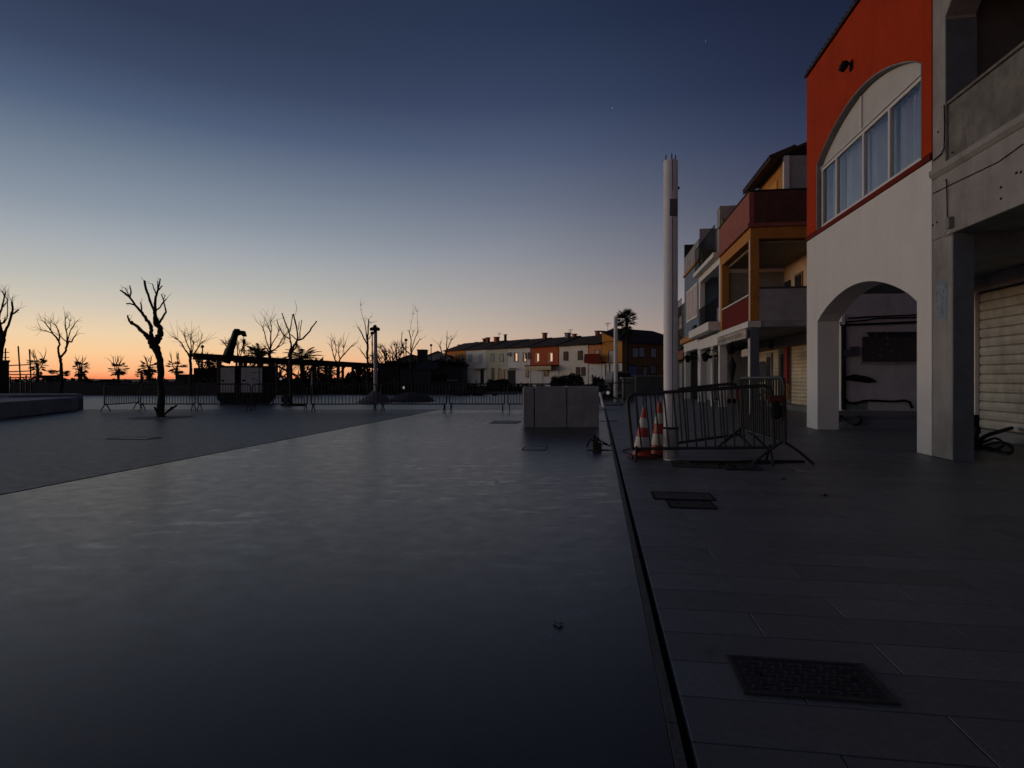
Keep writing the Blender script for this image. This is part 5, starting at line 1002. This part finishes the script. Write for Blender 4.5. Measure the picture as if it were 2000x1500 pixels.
# rear wing with hipped roof continuing right
t = thing('rear_wing', 'long dark house wing with pitched roof between palm and tall pole', 'house', RP(-.1, 18, 0), math.atan2(DR.y, DR.x))
MR().box(.1, 9, 14.05, 24, 0, 5.3).build('wall', mat('flank_shade_brown', (.20, .085, .025), .9), t); r = MR(); r.add([(-.5, 14.0, 5.25), (-.5, 24.4, 5.0), (4.5, 24.4, 6.6), (4.5, 14.0, 7.3), (9.5, 14, 5.2), (9.5, 24.4, 5)], [(0, 1, 2, 3), (3, 2, 5, 4), (0, 3, 4), (1, 5, 2)]); r.build('roof', TILE, t)
r = MR(); 
t = thing('ridge_roof', 'high dark ridge roof behind the palm crown', 'roof', RP(3, 7, 0), math.atan2(DR.y, DR.x)); m = MR(); m.add([(-.35, -.1, 5.68), (-.35, 14.2, 5.68), (3.6, 10, 7.6), (3.6, 2.5, 7.6), (7.5, -.1, 5.68), (7.5, 14.2, 5.68)], [(0, 1, 2, 3), (3, 2, 5, 4), (0, 3, 4), (1, 5, 2)]); m.build('roof_slope', TILE, t); MR().box(1.2, 1.7, 12.2, 12.7, 6.0, 7.3).build('chimney', BRN, t)
# low wall, cabinet, clutter right of the far pole
t = thing('roadside_wall', 'long low grey wall between the far pole and the tall pole', 'wall', (10, 47, 0)); M().box(9.9, 16, 47, 47.3, 0, 1.45).build('wall_face', mat('wall_olive_grey', (.10, .105, .10), .9, .3, stain=.5), t); M().box(9.8, 16, 46.9, 47.4, 1.451, 1.52).build('coping', CONC, t)
c = Gd(1229, 783); t = thing('gate_pier', 'concrete pier with flat cap beside the distant white pole', 'pier', c)
M().box(c.x - .3, c.x + .32, c.y, c.y + .6, 0, 1.26).build('pier_body', mat('pier_grey', (.14, .145, .14), .9, .3, stain=.5), t, bevel=.01); M().box(c.x - .42, c.x + .4, c.y - .08, c.y + .7, 1.261, 1.34).build('cap', CONC, t, bevel=.01)
M().tube([(c.x - .36, c.y - .3, 0), (c.x - .36, c.y - .3, 1.3)], .04, 6).build('side_post', GALV, t)
c = Wp(1215, 735, 50); t = thing('parked_van', 'small grey van roof showing beside the distant white pole', 'van', (c.x, c.y, 0))
m = M(); m.prism([(c.x - .9, .35), (c.x + .9, .35), (c.x + .9, 1.2), (c.x + .75, 1.9), (c.x - .75, 1.9), (c.x - .9, 1.2)], 50, 53.8, 'y'); m.build('body', mat('van_grey', (.10, .10, .11), .4), t, bevel=.08)
M().box(c.x - .68, c.x + .68, 49.985, 50.01, 1.25, 1.75).build('rear_window', DGL, t)
for sx_ in (-.75, .75):
    for yy in (50.7, 53): M().tube([(c.x + sx_ - .1, yy, .33), (c.x + sx_ + .1, yy, .33)], .33, 14).build('wheel', RUB, t)
def pile(px, py, Y, n, lb, m_=SOIL, w=1.2, h=.5):
    c = Wp(px, py, Y); c.z = 0; m = M()
    for k in range(n): p = c + Vector((random.uniform(-w, w), random.uniform(-.4, .4), random.uniform(0, h))); a = random.uniform(.1, .3); m.box(p.x - a, p.x + a, p.y - a, p.y + a, max(0, p.z - a * .4), p.z + a * .5)
    tag(m.build('debris_pile', m_, loc=c), lb, 'debris')['kind'] = 'stuff'
pile(1178, 765, 36, 26, 'dark pile of materials between the block and the distant pole', RUB, 1.0, .9)
pile(1140, 765, 42, 20, 'dark reddish pile of building material behind the concrete block', mat('pile_red', (.06, .025, .02), .9), 1.3, .6)
pile(930, 768, 44, 16, 'low pile of dark sacks before the house row', DARK, 1.6, .3)
# stars
for px, py, r_, lb in ((1196, 211, 1.7, 'brighter star in the dusk sky above the centre'), (1378, 80, 1.2, 'faint star high in the dusk sky at right')):
    p = Wp(px, py, 3000); m = M(); m.lathe(p, [(.1, -r_), (r_, 0), (.1, r_)], 6); tag(m.build('star', emit('starlight_' + str(px), (.7, .75, .9), .7), loc=p), lb, 'star')
print('objects', len(bpy.data.objects))
